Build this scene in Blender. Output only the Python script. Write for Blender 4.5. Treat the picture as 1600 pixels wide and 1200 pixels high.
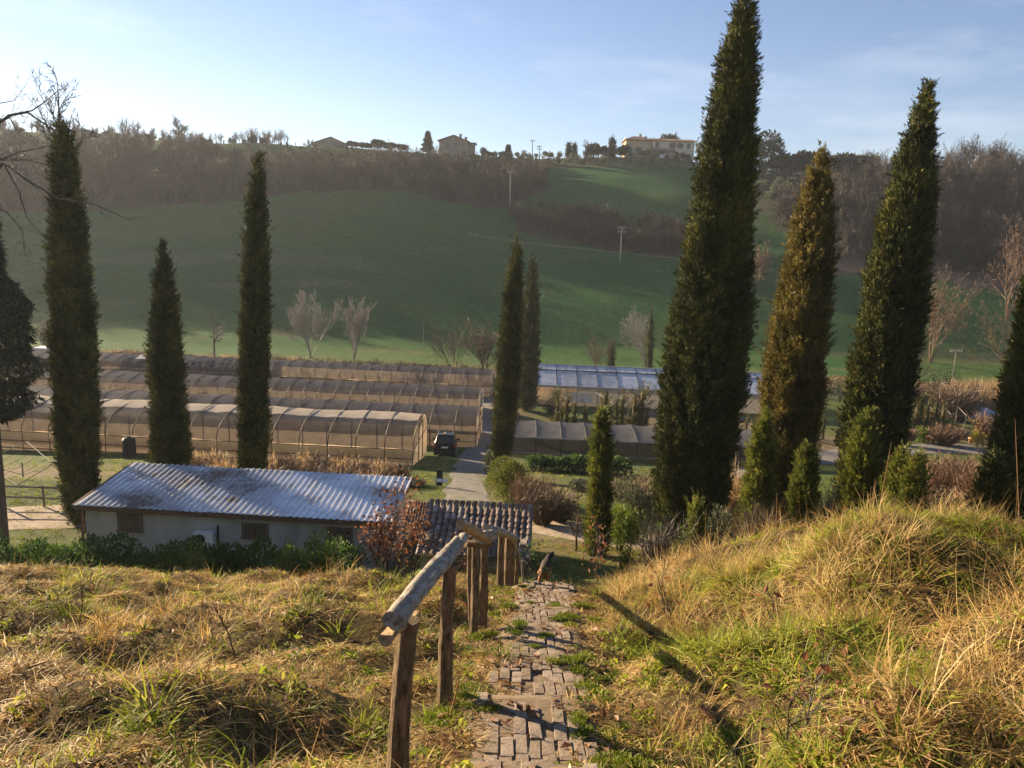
import bpy, bmesh, math, random
import numpy as np
from mathutils import Vector, Matrix
R = math.radians
scene = bpy.context.scene
for o in list(bpy.data.objects): bpy.data.objects.remove(o)

# ------------------------------------------------------------------ camera
CAM_Z = 18.5                      # metres above the valley floor
PITCH, ROLL, FPX = R(11.0), R(2.3), 1200.0
cam_d = bpy.data.cameras.new('camera'); cam = bpy.data.objects.new('camera', cam_d)
scene.collection.objects.link(cam); scene.camera = cam
cam_d.sensor_fit = 'HORIZONTAL'; cam_d.sensor_width = 36.0; cam_d.lens = 36.0*FPX/1600.0
cam_d.clip_start = 0.05; cam_d.clip_end = 2000.0
_f = Vector((0, math.cos(PITCH), -math.sin(PITCH))); _r0 = Vector((1, 0, 0)); _u0 = Vector((0, math.sin(PITCH), math.cos(PITCH)))
_u = _u0*math.cos(ROLL) - _r0*math.sin(ROLL); _r = _r0*math.cos(ROLL) + _u0*math.sin(ROLL)
cam.matrix_world = Matrix.Translation((0, 0, CAM_Z)) @ Matrix((_r, _u, -_f)).transposed().to_4x4()

# ------------------------------------------------------------------ sky and sun
SUN_AZ, SUN_EL = R(-54.0), R(15.0)       # azimuth from +Y, negative = left
SKY_STRENGTH, SUN_STRENGTH, EXPOSURE = 0.046, 5.0, 1.85
world = bpy.data.worlds.new('World'); scene.world = world; world.use_nodes = True
wt = world.node_tree; wt.nodes.clear()
wo = wt.nodes.new('ShaderNodeOutputWorld'); wb = wt.nodes.new('ShaderNodeBackground')
sky = wt.nodes.new('ShaderNodeTexSky'); sky.sky_type = 'NISHITA'; sky.sun_disc = False
sky.sun_elevation = SUN_EL; sky.sun_rotation = SUN_AZ % (2*math.pi)
sky.air_density = 1.0; sky.dust_density = 0.05; sky.ozone_density = 2.4; sky.altitude = 200
wb.inputs['Strength'].default_value = SKY_STRENGTH
# thin high cirrus, the same all round the sky
tc = wt.nodes.new('ShaderNodeTexCoord'); mp = wt.nodes.new('ShaderNodeMapping'); mp.inputs['Scale'].default_value = (1.1, 2.6, 7.0)
mp.inputs['Rotation'].default_value = (0, 0, R(25))
cn = wt.nodes.new('ShaderNodeTexNoise'); cn.inputs['Scale'].default_value = 1.6; cn.inputs['Detail'].default_value = 7; cn.inputs['Roughness'].default_value = .62
cr = wt.nodes.new('ShaderNodeValToRGB'); cr.color_ramp.elements[0].position = .52; cr.color_ramp.elements[1].position = .80
cr.color_ramp.elements[1].color = (.34, .34, .34, 1)
cm = wt.nodes.new('ShaderNodeMixRGB'); cm.inputs['Color2'].default_value = (8.2, 8.0, 8.2, 1)
wt.links.new(tc.outputs['Generated'], mp.inputs['Vector']); wt.links.new(mp.outputs[0], cn.inputs['Vector'])
wt.links.new(cn.outputs['Fac'], cr.inputs['Fac']); wt.links.new(cr.outputs['Color'], cm.inputs['Fac'])
wbal = wt.nodes.new('ShaderNodeMixRGB'); wbal.blend_type = 'MULTIPLY'; wbal.inputs['Fac'].default_value = 1.0; wbal.inputs['Color2'].default_value = (1.10, .98, 1.06, 1)     # camera white balance
wt.links.new(sky.outputs['Color'], wbal.inputs['Color1']); wt.links.new(wbal.outputs['Color'], cm.inputs['Color1']); wt.links.new(cm.outputs['Color'], wb.inputs['Color']); wt.links.new(wb.outputs[0], wo.inputs[0])

sun_vec = Vector((math.sin(SUN_AZ)*math.cos(SUN_EL), math.cos(SUN_AZ)*math.cos(SUN_EL), math.sin(SUN_EL)))
sd = bpy.data.lights.new('sun', 'SUN'); sd.energy = SUN_STRENGTH; sd.angle = R(0.53); sd.color = (1.0, .77, .50)
sun = bpy.data.objects.new('sun', sd); scene.collection.objects.link(sun)
sun.rotation_euler = sun_vec.to_track_quat('Z', 'Y').to_euler(); sun.location = sun_vec*200

vs = scene.view_settings; vs.view_transform = 'Standard'; vs.look = 'None'; vs.gamma = 1.0; vs.use_curve_mapping = False; vs.exposure = EXPOSURE
scene.render.engine = 'CYCLES'
cy = scene.cycles; cy.use_denoising = True; cy.max_bounces = 7; cy.diffuse_bounces = 3; cy.glossy_bounces = 3; cy.transmission_bounces = 4
cy.transparent_max_bounces = 12; cy.volume_bounces = 1; cy.sample_clamp_indirect = 4.0; cy.use_adaptive_sampling = True; cy.adaptive_threshold = 0.012
try: cy.denoiser = 'OPENIMAGEDENOISE'; cy.denoising_prefilter = 'ACCURATE'
except Exception: pass

# ------------------------------------------------------------------ numbers
def rng_(seed): return np.random.default_rng(seed)
def _hash(ix, iy, iz, seed):
    h = (ix.astype(np.int64)*374761393 + iy.astype(np.int64)*668265263 + iz.astype(np.int64)*2147483647 + seed*1274126177) & 0x7fffffff
    h = ((h ^ (h >> 13))*1274126177) & 0x7fffffff
    h = ((h ^ (h >> 16))*2246822519) & 0x7fffffff
    return (h & 0xffff)/65535.0
def vnoise(x, y, z=None, seed=0):                # value noise, -1..1
    x = np.asarray(x, float); y = np.asarray(y, float); z = np.zeros_like(x) if z is None else np.asarray(z, float)
    ix, iy, iz = np.floor(x), np.floor(y), np.floor(z)
    fx, fy, fz = x-ix, y-iy, z-iz
    fx, fy, fz = [f*f*(3-2*f) for f in (fx, fy, fz)]
    def c(a, b, d): return _hash(ix+a, iy+b, iz+d, seed)
    v = 0
    for a in (0, 1):
        for b in (0, 1):
            for d in (0, 1):
                v = v + c(a, b, d)*(fx if a else 1-fx)*(fy if b else 1-fy)*(fz if d else 1-fz)
    return v*2-1
def sstep(a, b, x): t = np.clip((x-a)/(b-a), 0, 1); return t*t*(3-2*t)

# ------------------------------------------------------------------ terrain
_yy = np.arange(-30, 520, .25)
def _prof(tab, sm=7):
    a = np.array(tab, float); v = np.interp(_yy, a[:, 0], a[:, 1]); k = np.hanning(sm*2+3); k /= k.sum()
    return np.convolve(np.pad(v, (len(k)//2, len(k)//2), mode='edge'), k, mode='valid')
_far = [(36, 13.0), (45, 14.9), (55, 16.7), (62, 17.7), (70, 18.2), (85, 18.5), (116, 18.5), (126, 17.6), (205, -9.7), (253, -24.8), (268, -26), (290, -24), (360, -15), (520, -5)]
PC = _prof([(-30, -8), (0, 1.6), (10.5, 5.07), (12, 5.95), (16, 7.9), (20, 9.6), (22, 10.2), (27, 11.3)] + _far)
PL = _prof([(-30, -8), (0, 1.6), (10.3, 5.0), (12, 6.1), (16, 8.4), (20, 10.6), (23, 12.2), (25, 12.6), (33, 12.95)] + _far)
PR = _prof([(-30, -8), (0, 1.6), (10.5, 5.07), (13, 6.2), (18, 8.6), (24, 10.6), (30, 12.2)] + _far)
def path_x(y): return np.interp(y, [0, 3, 5, 8, 11, 14, 20], [.12, .16, .26, .48, .72, .95, 1.2])
def H(x, y):
    x = np.asarray(x, float); y = np.asarray(y, float)
    c, l, r = np.interp(y, _yy, PC), np.interp(y, _yy, PL), np.interp(y, _yy, PR)
    wl = 1-sstep(-4.6, -2.2, x); wr = sstep(3, 8, x)
    d = c*(1-wl)*(1-wr) + l*wl + r*wr*(1-wl)
    px = path_x(y); off = np.abs(x-px)
    near = 1-sstep(13, 20, y)
    # mound right of the steps
    m = 1.06*sstep(.75, 3.6, x-px)*(1-sstep(10.0, 14.5, y))
    m = m*(1 + .10*vnoise(x*.6, y*.6, seed=5)) - .75*np.exp(-((x-3.5)/.9)**2-((y-5.4)/.8)**2) - .35*np.exp(-((x-2.3)/.5)**2-((y-6.6)/.6)**2) + .25*np.exp(-((x-4.2)/.9)**2-((y-7.3)/.8)**2) + .25*np.exp(-((x-1.9)/.7)**2-((y-4.6)/.8)**2)
    hum = (.17*vnoise(x*.8, y*.9, seed=1) + .21*vnoise(x*1.6, y*2.2, seed=2) + .05*vnoise(x*4, y*5, seed=3))*near*sstep(.5, 1.2, off)
    hill = sstep(121, 170, y)
    big = (1.8*vnoise(x/38, y/38, seed=8) + .6*vnoise(x/14, y/14, seed=9))*hill
    shade_spur = 30*np.exp(-((x+330)/95)**2)*sstep(150, 235, y)      # hill added mostly out of view on the left, to shade the field
    low = .10*vnoise(x/6, y/6, seed=11)*sstep(16, 26, y)
    return CAM_Z - d + m + hum + big + shade_spur + low
def ray(px, py):
    return _f + _r*((px-800)/FPX) + _u*((600-py)/FPX)
def P(px, py, Y):
    d = ray(px, py); s = Y/d.y
    return Vector((d.x*s, Y, CAM_Z + d.z*s))
_marchY = np.concatenate([np.arange(1.5, 40, .05), np.arange(40, 130, .2), np.arange(130, 330, .5)])
def FY(Y): return Y if Y <= 121 else 121+(Y-121)*.74       # far depths
def G(px, py, ymax=262):
    d = ray(px, py); x = d.x/d.y*_marchY; z = CAM_Z + d.z/d.y*_marchY
    hit = np.nonzero(z <= H(x, _marchY))[0]
    Y = _marchY[hit[0]] if len(hit) and _marchY[hit[0]] < ymax else ymax
    X = d.x/d.y*Y
    return Vector((X, Y, float(H(X, Y))))
def hz(x, y): return float(H(x, y))
def base(px, Y, py=600):                           # ground point under a column of the picture, at depth Y
    p = P(px, py, Y); return Vector((p.x, Y, hz(p.x, Y)))
def in_poly(px, py, poly):
    px = np.asarray(px); py = np.asarray(py); ins = np.zeros(px.shape, bool); n = len(poly)
    for i in range(n):
        x1, y1 = poly[i]; x2, y2 = poly[(i+1) % n]
        if y1 == y2: continue
        ins ^= ((y1 > py) != (y2 > py)) & (px < (x2-x1)*(py-y1)/(y2-y1)+x1)
    return ins
def world_poly(pts): return [tuple(G(a, b)[:2]) for a, b in pts]

# ------------------------------------------------------------------ materials
MATS = {}
def nodes_mat(name):
    m = bpy.data.materials.new(name); m.use_nodes = True; nt = m.node_tree; nt.nodes.clear()
    out = nt.nodes.new('ShaderNodeOutputMaterial'); MATS[name] = m
    return m, nt, out
def N(nt, t, **kw):
    n = nt.nodes.new(t)
    for k, v in kw.items():
        if k in n.inputs: n.inputs[k].default_value = v
        else: setattr(n, k, v)
    return n
def ramp(nt, fac, stops):
    n = nt.nodes.new('ShaderNodeValToRGB'); e = n.color_ramp.elements
    while len(e) < len(stops): e.new(.5)
    for i, (p, c) in enumerate(stops): e[i].position = p; e[i].color = (c[0], c[1], c[2], 1)
    nt.links.new(fac, n.inputs['Fac']); return n.outputs['Color']
def foliage_mat(name, stops, trans=.35, rough=.6, noise=0.0, inst=False, dead=0.0):
    """leaf material: colour by a per-leaf value, part diffuse, part translucent"""
    m, nt, out = nodes_mat(name); L = nt.links.new
    at = N(nt, 'ShaderNodeAttribute'); at.attribute_name = 'var'; fac = at.outputs['Fac']
    if inst:
        oi = N(nt, 'ShaderNodeObjectInfo'); a = N(nt, 'ShaderNodeMath', operation='MULTIPLY_ADD'); a.inputs[1].default_value = .6; 
        L(oi.outputs['Random'], a.inputs[0]); b = N(nt, 'ShaderNodeMath', operation='MULTIPLY'); L(fac, b.inputs[0]); b.inputs[1].default_value = .4
        L(b.outputs[0], a.inputs[2]); fac = a.outputs[0]
    col = ramp(nt, fac, stops)
    if noise:
        g = N(nt, 'ShaderNodeNewGeometry'); no = N(nt, 'ShaderNodeTexNoise', Scale=noise, Detail=3.0); L(g.outputs['Position'], no.inputs['Vector'])
        hs = N(nt, 'ShaderNodeHueSaturation'); L(col, hs.inputs['Color'])
        mr = N(nt, 'ShaderNodeMapRange'); mr.inputs['To Min'].default_value = .6; mr.inputs['To Max'].default_value = 1.4; mr.inputs['From Min'].default_value = .3; mr.inputs['From Max'].default_value = .7
        L(no.outputs['Fac'], mr.inputs['Value']); L(mr.outputs[0], hs.inputs['Value']); col = hs.outputs['Color']
    if dead:                                        # browned-off sprays
        g = N(nt, 'ShaderNodeNewGeometry'); n2 = N(nt, 'ShaderNodeTexNoise', Scale=.9, Detail=5.0, Roughness=.7); L(g.outputs['Position'], n2.inputs['Vector'])
        f2 = ramp(nt, n2.outputs['Fac'], [(.60, (0, 0, 0)), (.70, (dead,)*3)]); mxd = N(nt, 'ShaderNodeMixRGB'); L(f2, mxd.inputs['Fac']); L(col, mxd.inputs['Color1']); mxd.inputs['Color2'].default_value = (.16, .105, .05, 1); col = mxd.outputs['Color']
    d = N(nt, 'ShaderNodeBsdfPrincipled', Roughness=rough); L(col, d.inputs['Base Color']); d.inputs['Specular IOR Level'].default_value = .25
    t = N(nt, 'ShaderNodeBsdfTranslucent'); L(col, t.inputs['Color'])
    mx = N(nt, 'ShaderNodeMixShader', Fac=trans); L(d.outputs[0], mx.inputs[1]); L(t.outputs[0], mx.inputs[2]); L(mx.outputs[0], out.inputs['Surface'])
    return m
def surf_mat(name, stops, scale=4.0, detail=5.0, rough=.8, bump=.2, metallic=0.0, stretch=(1, 1, 1), coord='Object', spec=.3, rough_noise=0.0, distort=0.0):
    m, nt, out = nodes_mat(name); L = nt.links.new
    tc = N(nt, 'ShaderNodeTexCoord'); mp = N(nt, 'ShaderNodeMapping'); mp.inputs['Scale'].default_value = stretch
    L(tc.outputs[coord], mp.inputs['Vector'])
    no = N(nt, 'ShaderNodeTexNoise', Scale=scale, Detail=detail, Roughness=.6); no.inputs['Distortion'].default_value = distort
    L(mp.outputs[0], no.inputs['Vector'])
    p = N(nt, 'ShaderNodeBsdfPrincipled', Roughness=rough, Metallic=metallic); p.inputs['Specular IOR Level'].default_value = spec
    L(ramp(nt, no.outputs['Fac'], stops), p.inputs['Base Color'])
    if rough_noise:
        mr = N(nt, 'ShaderNodeMapRange'); mr.inputs['To Min'].default_value = max(.05, rough-rough_noise); mr.inputs['To Max'].default_value = min(1, rough+rough_noise); L(no.outputs['Fac'], mr.inputs['Value']); L(mr.outputs[0], p.inputs['Roughness'])
    if bump:
        b = N(nt, 'ShaderNodeBump', Strength=bump, Distance=.02); L(no.outputs['Fac'], b.inputs['Height']); L(b.outputs[0], p.inputs['Normal'])
    L(p.outputs[0], out.inputs['Surface']); return m
def flat_stops(c, k=.3): return [(.3, tuple(v*(1-k) for v in c)), (.7, tuple(v*(1+k) for v in c))]
def film_mat(name, col, trans=.5, clear=.15, rough=.45, col2=None, scale=1.2):
    """plastic film or netting: diffuse + translucent + a share let straight through"""
    m, nt, out = nodes_mat(name); L = nt.links.new
    tc = N(nt, 'ShaderNodeTexCoord'); no = N(nt, 'ShaderNodeTexNoise', Scale=scale, Detail=5.0, Roughness=.65); L(tc.outputs['Object'], no.inputs['Vector'])
    c = ramp(nt, no.outputs['Fac'], [(.3, col2 or tuple(v*.6 for v in col)), (.62, col)])
    d = N(nt, 'ShaderNodeBsdfPrincipled', Roughness=rough); L(c, d.inputs['Base Color']); d.inputs['Specular IOR Level'].default_value = .35
    t = N(nt, 'ShaderNodeBsdfTranslucent'); L(c, t.inputs['Color'])
    mx = N(nt, 'ShaderNodeMixShader', Fac=trans); L(d.outputs[0], mx.inputs[1]); L(t.outputs[0], mx.inputs[2])
    tr = N(nt, 'ShaderNodeBsdfTransparent'); m2 = N(nt, 'ShaderNodeMixShader', Fac=clear); L(mx.outputs[0], m2.inputs[1]); L(tr.outputs[0], m2.inputs[2])
    L(m2.outputs[0], out.inputs['Surface']); return m

# ------------------------------------------------------------------ meshes and objects
COL = scene.collection
def mesh_np(name, V, F, mat=None, var=None, smooth=False):
    """V (n,3); F (m,3) or (m,4) array or a list of such arrays"""
    V = np.asarray(V, np.float32); Fs = F if isinstance(F, list) else [F]
    Fs = [np.asarray(f, np.int32) for f in Fs if len(f)]
    me = bpy.data.meshes.new(name); me.vertices.add(len(V)); me.vertices.foreach_set('co', V.ravel())
    tot = sum(f.size for f in Fs); npoly = sum(len(f) for f in Fs)
    me.loops.add(tot); me.loops.foreach_set('vertex_index', np.concatenate([f.ravel() for f in Fs]))
    me.polygons.add(npoly)
    sizes = np.concatenate([np.full(len(f), f.shape[1], np.int32) for f in Fs]); starts = np.concatenate([[0], np.cumsum(sizes)[:-1]]).astype(np.int32)
    me.polygons.foreach_set('loop_start', starts)
    try: me.polygons.foreach_set('loop_total', sizes)
    except Exception: pass
    me.polygons.foreach_set('use_smooth', np.full(npoly, bool(smooth)))
    me.update(calc_edges=True)
    if var is not None:
        a = me.attributes.new('var', 'FLOAT', 'POINT'); a.data.foreach_set('value', np.asarray(var, np.float32))
    if mat is not None:
        for mm in (mat if isinstance(mat, (list, tuple)) else [mat]): me.materials.append(MATS[mm] if isinstance(mm, str) else mm)
    return me
def link(name, me, parent=None, loc=None):
    o = bpy.data.objects.new(name, me); COL.objects.link(o)
    if parent is not None: o.parent = parent
    if loc is not None: o.location = loc
    return o
def tag(o, label=None, cat=None, group=None, kind=None):
    if label: o['label'] = label
    if cat: o['category'] = cat
    if group: o['group'] = group
    if kind: o['kind'] = kind
    return o
def thing(name, label, cat, loc=(0, 0, 0), rotz=0, group=None):
    o = bpy.data.objects.new(name, None); COL.objects.link(o); o.empty_display_size = .2
    o.location = loc; o.rotation_euler = (0, 0, rotz)
    return tag(o, label, cat, group)
def copy_tree(o, parent=None):
    c = o.copy(); COL.objects.link(c); c.parent = parent
    for ch in list(o.children): copy_tree(ch, c)
    return c
class MB:
    def __init__(s): s.v = []; s.f3 = []; s.f4 = []; s.n = 0; s.other = []
    def add(s, V, F):
        V = np.asarray(V, float).reshape(-1, 3)
        for f in F:
            t = [i+s.n for i in f]
            (s.f3 if len(t) == 3 else s.f4 if len(t) == 4 else s.other).append(t)
        s.v.append(V); s.n += len(V); return s
    def box(s, c, size, rz=0, rx=0, ry=0, taper=1.0):
        x, y, z = [q/2 for q in size]
        V = np.array([(-x, -y, -z), (x, -y, -z), (x, y, -z), (-x, y, -z), (-x*taper, -y*taper, z), (x*taper, -y*taper, z), (x*taper, y*taper, z), (-x*taper, y*taper, z)])
        M = np.array(Matrix.Rotation(rz, 3, 'Z') @ Matrix.Rotation(ry, 3, 'Y') @ Matrix.Rotation(rx, 3, 'X'))
        return s.add(V @ M.T + np.asarray(c), [(0, 3, 2, 1), (4, 5, 6, 7), (0, 1, 5, 4), (1, 2, 6, 5), (2, 3, 7, 6), (3, 0, 4, 7)])
    def tube(s, pts, rad, k=6, cap=True, lump=0, rng=None):
        pts = np.asarray(pts, float); n = len(pts); rad = np.broadcast_to(np.asarray(rad, float), (n,))
        tan = np.gradient(pts, axis=0); tan /= np.linalg.norm(tan, axis=1)[:, None]+1e-9
        ref = np.array([1, 0, 0]) if abs(tan[0][0]) < .8 else np.array([0, 1, 0.])
        V = []
        for i in range(n):
            a = np.cross(tan[i], ref); a /= np.linalg.norm(a)+1e-9; b = np.cross(tan[i], a)
            an = np.arange(k)/k*2*math.pi; rr = np.full(k, rad[i])
            if lump and rng is not None: rr = rr*(1+rng.uniform(-lump, lump, k))
            V.append(pts[i]+np.cos(an)[:, None]*a*rr[:, None]+np.sin(an)[:, None]*b*rr[:, None])
        F = []
        for i in range(n-1):
            for j in range(k):
                F.append((i*k+j, i*k+(j+1) % k, (i+1)*k+(j+1) % k, (i+1)*k+j))
        if cap: F.append(tuple(range(k-1, -1, -1))); F.append(tuple(range((n-1)*k, n*k)))
        return s.add(np.concatenate(V), F)
    def quad(s, a, b, c, d): return s.add([a, b, c, d], [(0, 1, 2, 3)])
    def mesh(s, name, mat=None, smooth=False, var=None):
        V = np.concatenate(s.v)
        if s.other:
            me = bpy.data.meshes.new(name); me.from_pydata(V.tolist(), [], s.f3+s.f4+s.other)
            me.polygons.foreach_set('use_smooth', np.full(len(me.polygons), bool(smooth)))
            if mat: me.materials.append(MATS[mat] if isinstance(mat, str) else mat)
            me.update(); return me
        return mesh_np(name, V, [np.array(f) for f in (s.f3, s.f4) if f], mat, var, smooth)
    def build(s, name, mat, parent=None, smooth=False, loc=None): return link(name, s.mesh(name, mat, smooth), parent, loc)
def unit(v): return v/(np.linalg.norm(v, axis=-1, keepdims=True)+1e-9)
def leaf_tris(c, d, Ls, Ws, rng, face=None):
    """slim triangles growing from c along d, turned towards face if given"""
    n = len(c); s = unit(np.cross(d, rng.normal(size=(n, 3)) if face is None else face+rng.normal(size=(n, 3))*.45)); Ls = np.asarray(Ls)[:, None]; Ws = np.asarray(Ws)[:, None]
    V = np.stack([c-s*Ws*.5, c+s*Ws*.5, c+d*Ls], 1).reshape(-1, 3)
    return V, np.arange(n*3).reshape(n, 3)
def leaf_quads(c, d, Ls, Ws, rng, up=None, fold=.0):
    """pointed-oval leaves: four corners, folded a little along the midrib"""
    n = len(c); s = unit(np.cross(d, rng.normal(size=(n, 3)) if up is None else up+rng.normal(size=(n, 3))*.5)); nn = np.cross(s, d)
    Ls = np.asarray(Ls)[:, None]; Ws = np.asarray(Ws)[:, None]
    V = np.stack([c, c+d*Ls*.5+s*Ws*.5+nn*Ws*fold, c+d*Ls, c+d*Ls*.5-s*Ws*.5+nn*Ws*fold], 1).reshape(-1, 3)
    return V, np.arange(n*4).reshape(n, 4)
def gn_scatter(name, pts, rot, scale, idx, protos):
    """one object that scatters the meshes in protos over pts (for uncountable ground cover only)"""
    coll = bpy.data.collections.new(name+'_kinds')
    for i, me in enumerate(protos): coll.objects.link(bpy.data.objects.new('%s_kind_%03d' % (name, i), me))
    me = bpy.data.meshes.new(name); n = len(pts); me.vertices.add(n); me.vertices.foreach_set('co', np.asarray(pts, np.float32).ravel())
    for nm, ty, key, arr in (('rot', 'FLOAT_VECTOR', 'vector', rot), ('scl', 'FLOAT_VECTOR', 'vector', scale), ('idx', 'INT', 'value', idx)):
        a = me.attributes.new(nm, ty, 'POINT'); a.data.foreach_set(key, np.asarray(arr, np.int32 if ty == 'INT' else np.float32).ravel())
    o = link(name, me)
    ng = bpy.data.node_groups.new(name, 'GeometryNodeTree')
    ng.interface.new_socket('Geometry', in_out='INPUT', socket_type='NodeSocketGeometry'); ng.interface.new_socket('Geometry', in_out='OUTPUT', socket_type='NodeSocketGeometry')
    gi = ng.nodes.new('NodeGroupInput'); go = ng.nodes.new('NodeGroupOutput'); ip = ng.nodes.new('GeometryNodeInstanceOnPoints')
    ci = ng.nodes.new('GeometryNodeCollectionInfo'); ci.inputs['Collection'].default_value = coll; ci.inputs['Separate Children'].default_value = True; ci.inputs['Reset Children'].default_value = True
    ip.inputs['Pick Instance'].default_value = True
    def attr(nm, ty):
        a = ng.nodes.new('GeometryNodeInputNamedAttribute'); a.data_type = ty; a.inputs['Name'].default_value = nm; return a.outputs['Attribute']
    er = ng.nodes.new('FunctionNodeEulerToRotation'); ng.links.new(attr('rot', 'FLOAT_VECTOR'), er.inputs[0])
    ng.links.new(gi.outputs[0], ip.inputs['Points']); ng.links.new(ci.outputs[0], ip.inputs['Instance']); ng.links.new(er.outputs[0], ip.inputs['Rotation'])
    ng.links.new(attr('scl', 'FLOAT_VECTOR'), ip.inputs['Scale']); ng.links.new(attr('idx', 'INT'), ip.inputs['Instance Index']); ng.links.new(ip.outputs[0], go.inputs[0])
    md = o.modifiers.new('scatter', 'NODES'); md.node_group = ng
    return o
# ================================================================== SETTING: ground, roads
def _axis(fine, lim, step, grow, mx):
    a = list(np.arange(0, fine, step)); s = step; v = fine
    while v < lim: a.append(v); s = min(s*grow, mx); v += s
    a.append(lim); return np.array(a)
_xp = _axis(8, 430, .25, 1.06, 4.0); GX = np.concatenate([-_xp[:0:-1], _xp])
GY = np.concatenate([np.arange(-8, 16, .25), np.arange(16, 40, .5), np.arange(40, 130, 1.0), np.arange(130, 325, 2.5), np.arange(325, 500, 7)])
gx, gy = np.meshgrid(GX, GY); gz = H(gx, gy)
nx, ny = len(GX), len(GY)
ii = (np.arange(ny-1)[:, None]*nx + np.arange(nx-1)[None]).ravel()
gf = np.stack([ii, ii+1, ii+nx+1, ii+nx], 1)

# land use, as outlines on the terrain
WOOD_L = world_poly([(-260, 332), (0, 334), (150, 330), (300, 318), (420, 308), (560, 297), (700, 314), (790, 330), (862, 290), (830, 268), (770, 250), (600, 240), (300, 236), (0, 236), (-260, 240)])
HEDGE_H = world_poly([(800, 342), (870, 338), (960, 352), (1060, 366), (1110, 398), (1060, 402), (950, 392), (860, 372), (800, 356)])
OLIVES_TOP = world_poly([(745, 262), (860, 262), (960, 262), (1090, 262), (1090, 240), (745, 240)])
OLIVES_R = world_poly([(1150, 330), (1220, 335), (1300, 300), (1400, 282), (1400, 255), (1250, 252), (1150, 250)])
WOOD_R = world_poly([(1215, 350), (1300, 405), (1400, 412), (1600, 440), (1900, 470), (1900, 262), (1600, 258), (1450, 262), (1380, 286), (1290, 305), (1220, 320)])
BROWN_R = world_poly([(1270, 402), (1300, 404), (1400, 412), (1600, 442), (1600, 462), (1430, 436), (1270, 432)])
BROWN_V = world_poly([(820, 466), (1000, 478), (1040, 500), (820, 484)])
def zone_colour(x, y):
    n1 = vnoise(x/7, y/7, seed=21); n2 = vnoise(x/2.2, y/2.2, seed=22); n3 = vnoise(x/25, y/25, seed=23)
    def C(c): return np.ones(x.shape+(1,))*np.array(c)
    def mix(a, b, w): return a*(1-w[..., None])+b*w[..., None]
    soil, straw = C((.06, .042, .024)), C((.11, .085, .035))
    col = mix(soil, straw, sstep(-.3, .5, n2))
    grass = mix(C((.075, .105, .028)), C((.13, .125, .05)), sstep(-.2, .6, n1+.4*n2))
    col = mix(col, grass, sstep(17, 22, y)*.9)
    dirt = C((.17, .13, .085)); col = mix(col, dirt, sstep(.25, .6, n1-.3*n2)*sstep(22, 30, y)*(1-sstep(95, 110, y))*.75)
    field = mix(C((.028, .098, .022)), C((.062, .11, .027)), sstep(-.6, .7, n3+.35*n1))
    field = mix(field, C((.14, .135, .06)), (sstep(.35, .75, vnoise(x/18, y/4.5, seed=25))*.55*(1-sstep(150, 180, y))))
    col = mix(col, field, sstep(100, 112, y+2*n1))
    rows = .5+.5*np.sin((x*.34+y*.94)/1.9)      # sowing lines of the winter wheat
    col = mix(col, col*.82, sstep(122, 135, y)*rows*.5)
    for poly, c in ((WOOD_L, (.055, .045, .032)), (HEDGE_H, (.06, .05, .035)), (WOOD_R, (.055, .043, .03)), (OLIVES_R, (.10, .105, .05)), (OLIVES_TOP, (.09, .10, .045)), (BROWN_R, (.085, .06, .045))):
        w = in_poly(x+n1*1.5, y+n2*1.5, poly).astype(float)
        col = mix(col, C(c)*(1+.25*n2[..., None]), w)
    col = mix(col, C((.075, .06, .04)), sstep(256, 264, y))
    return np.clip(col, 0, 1)
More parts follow.
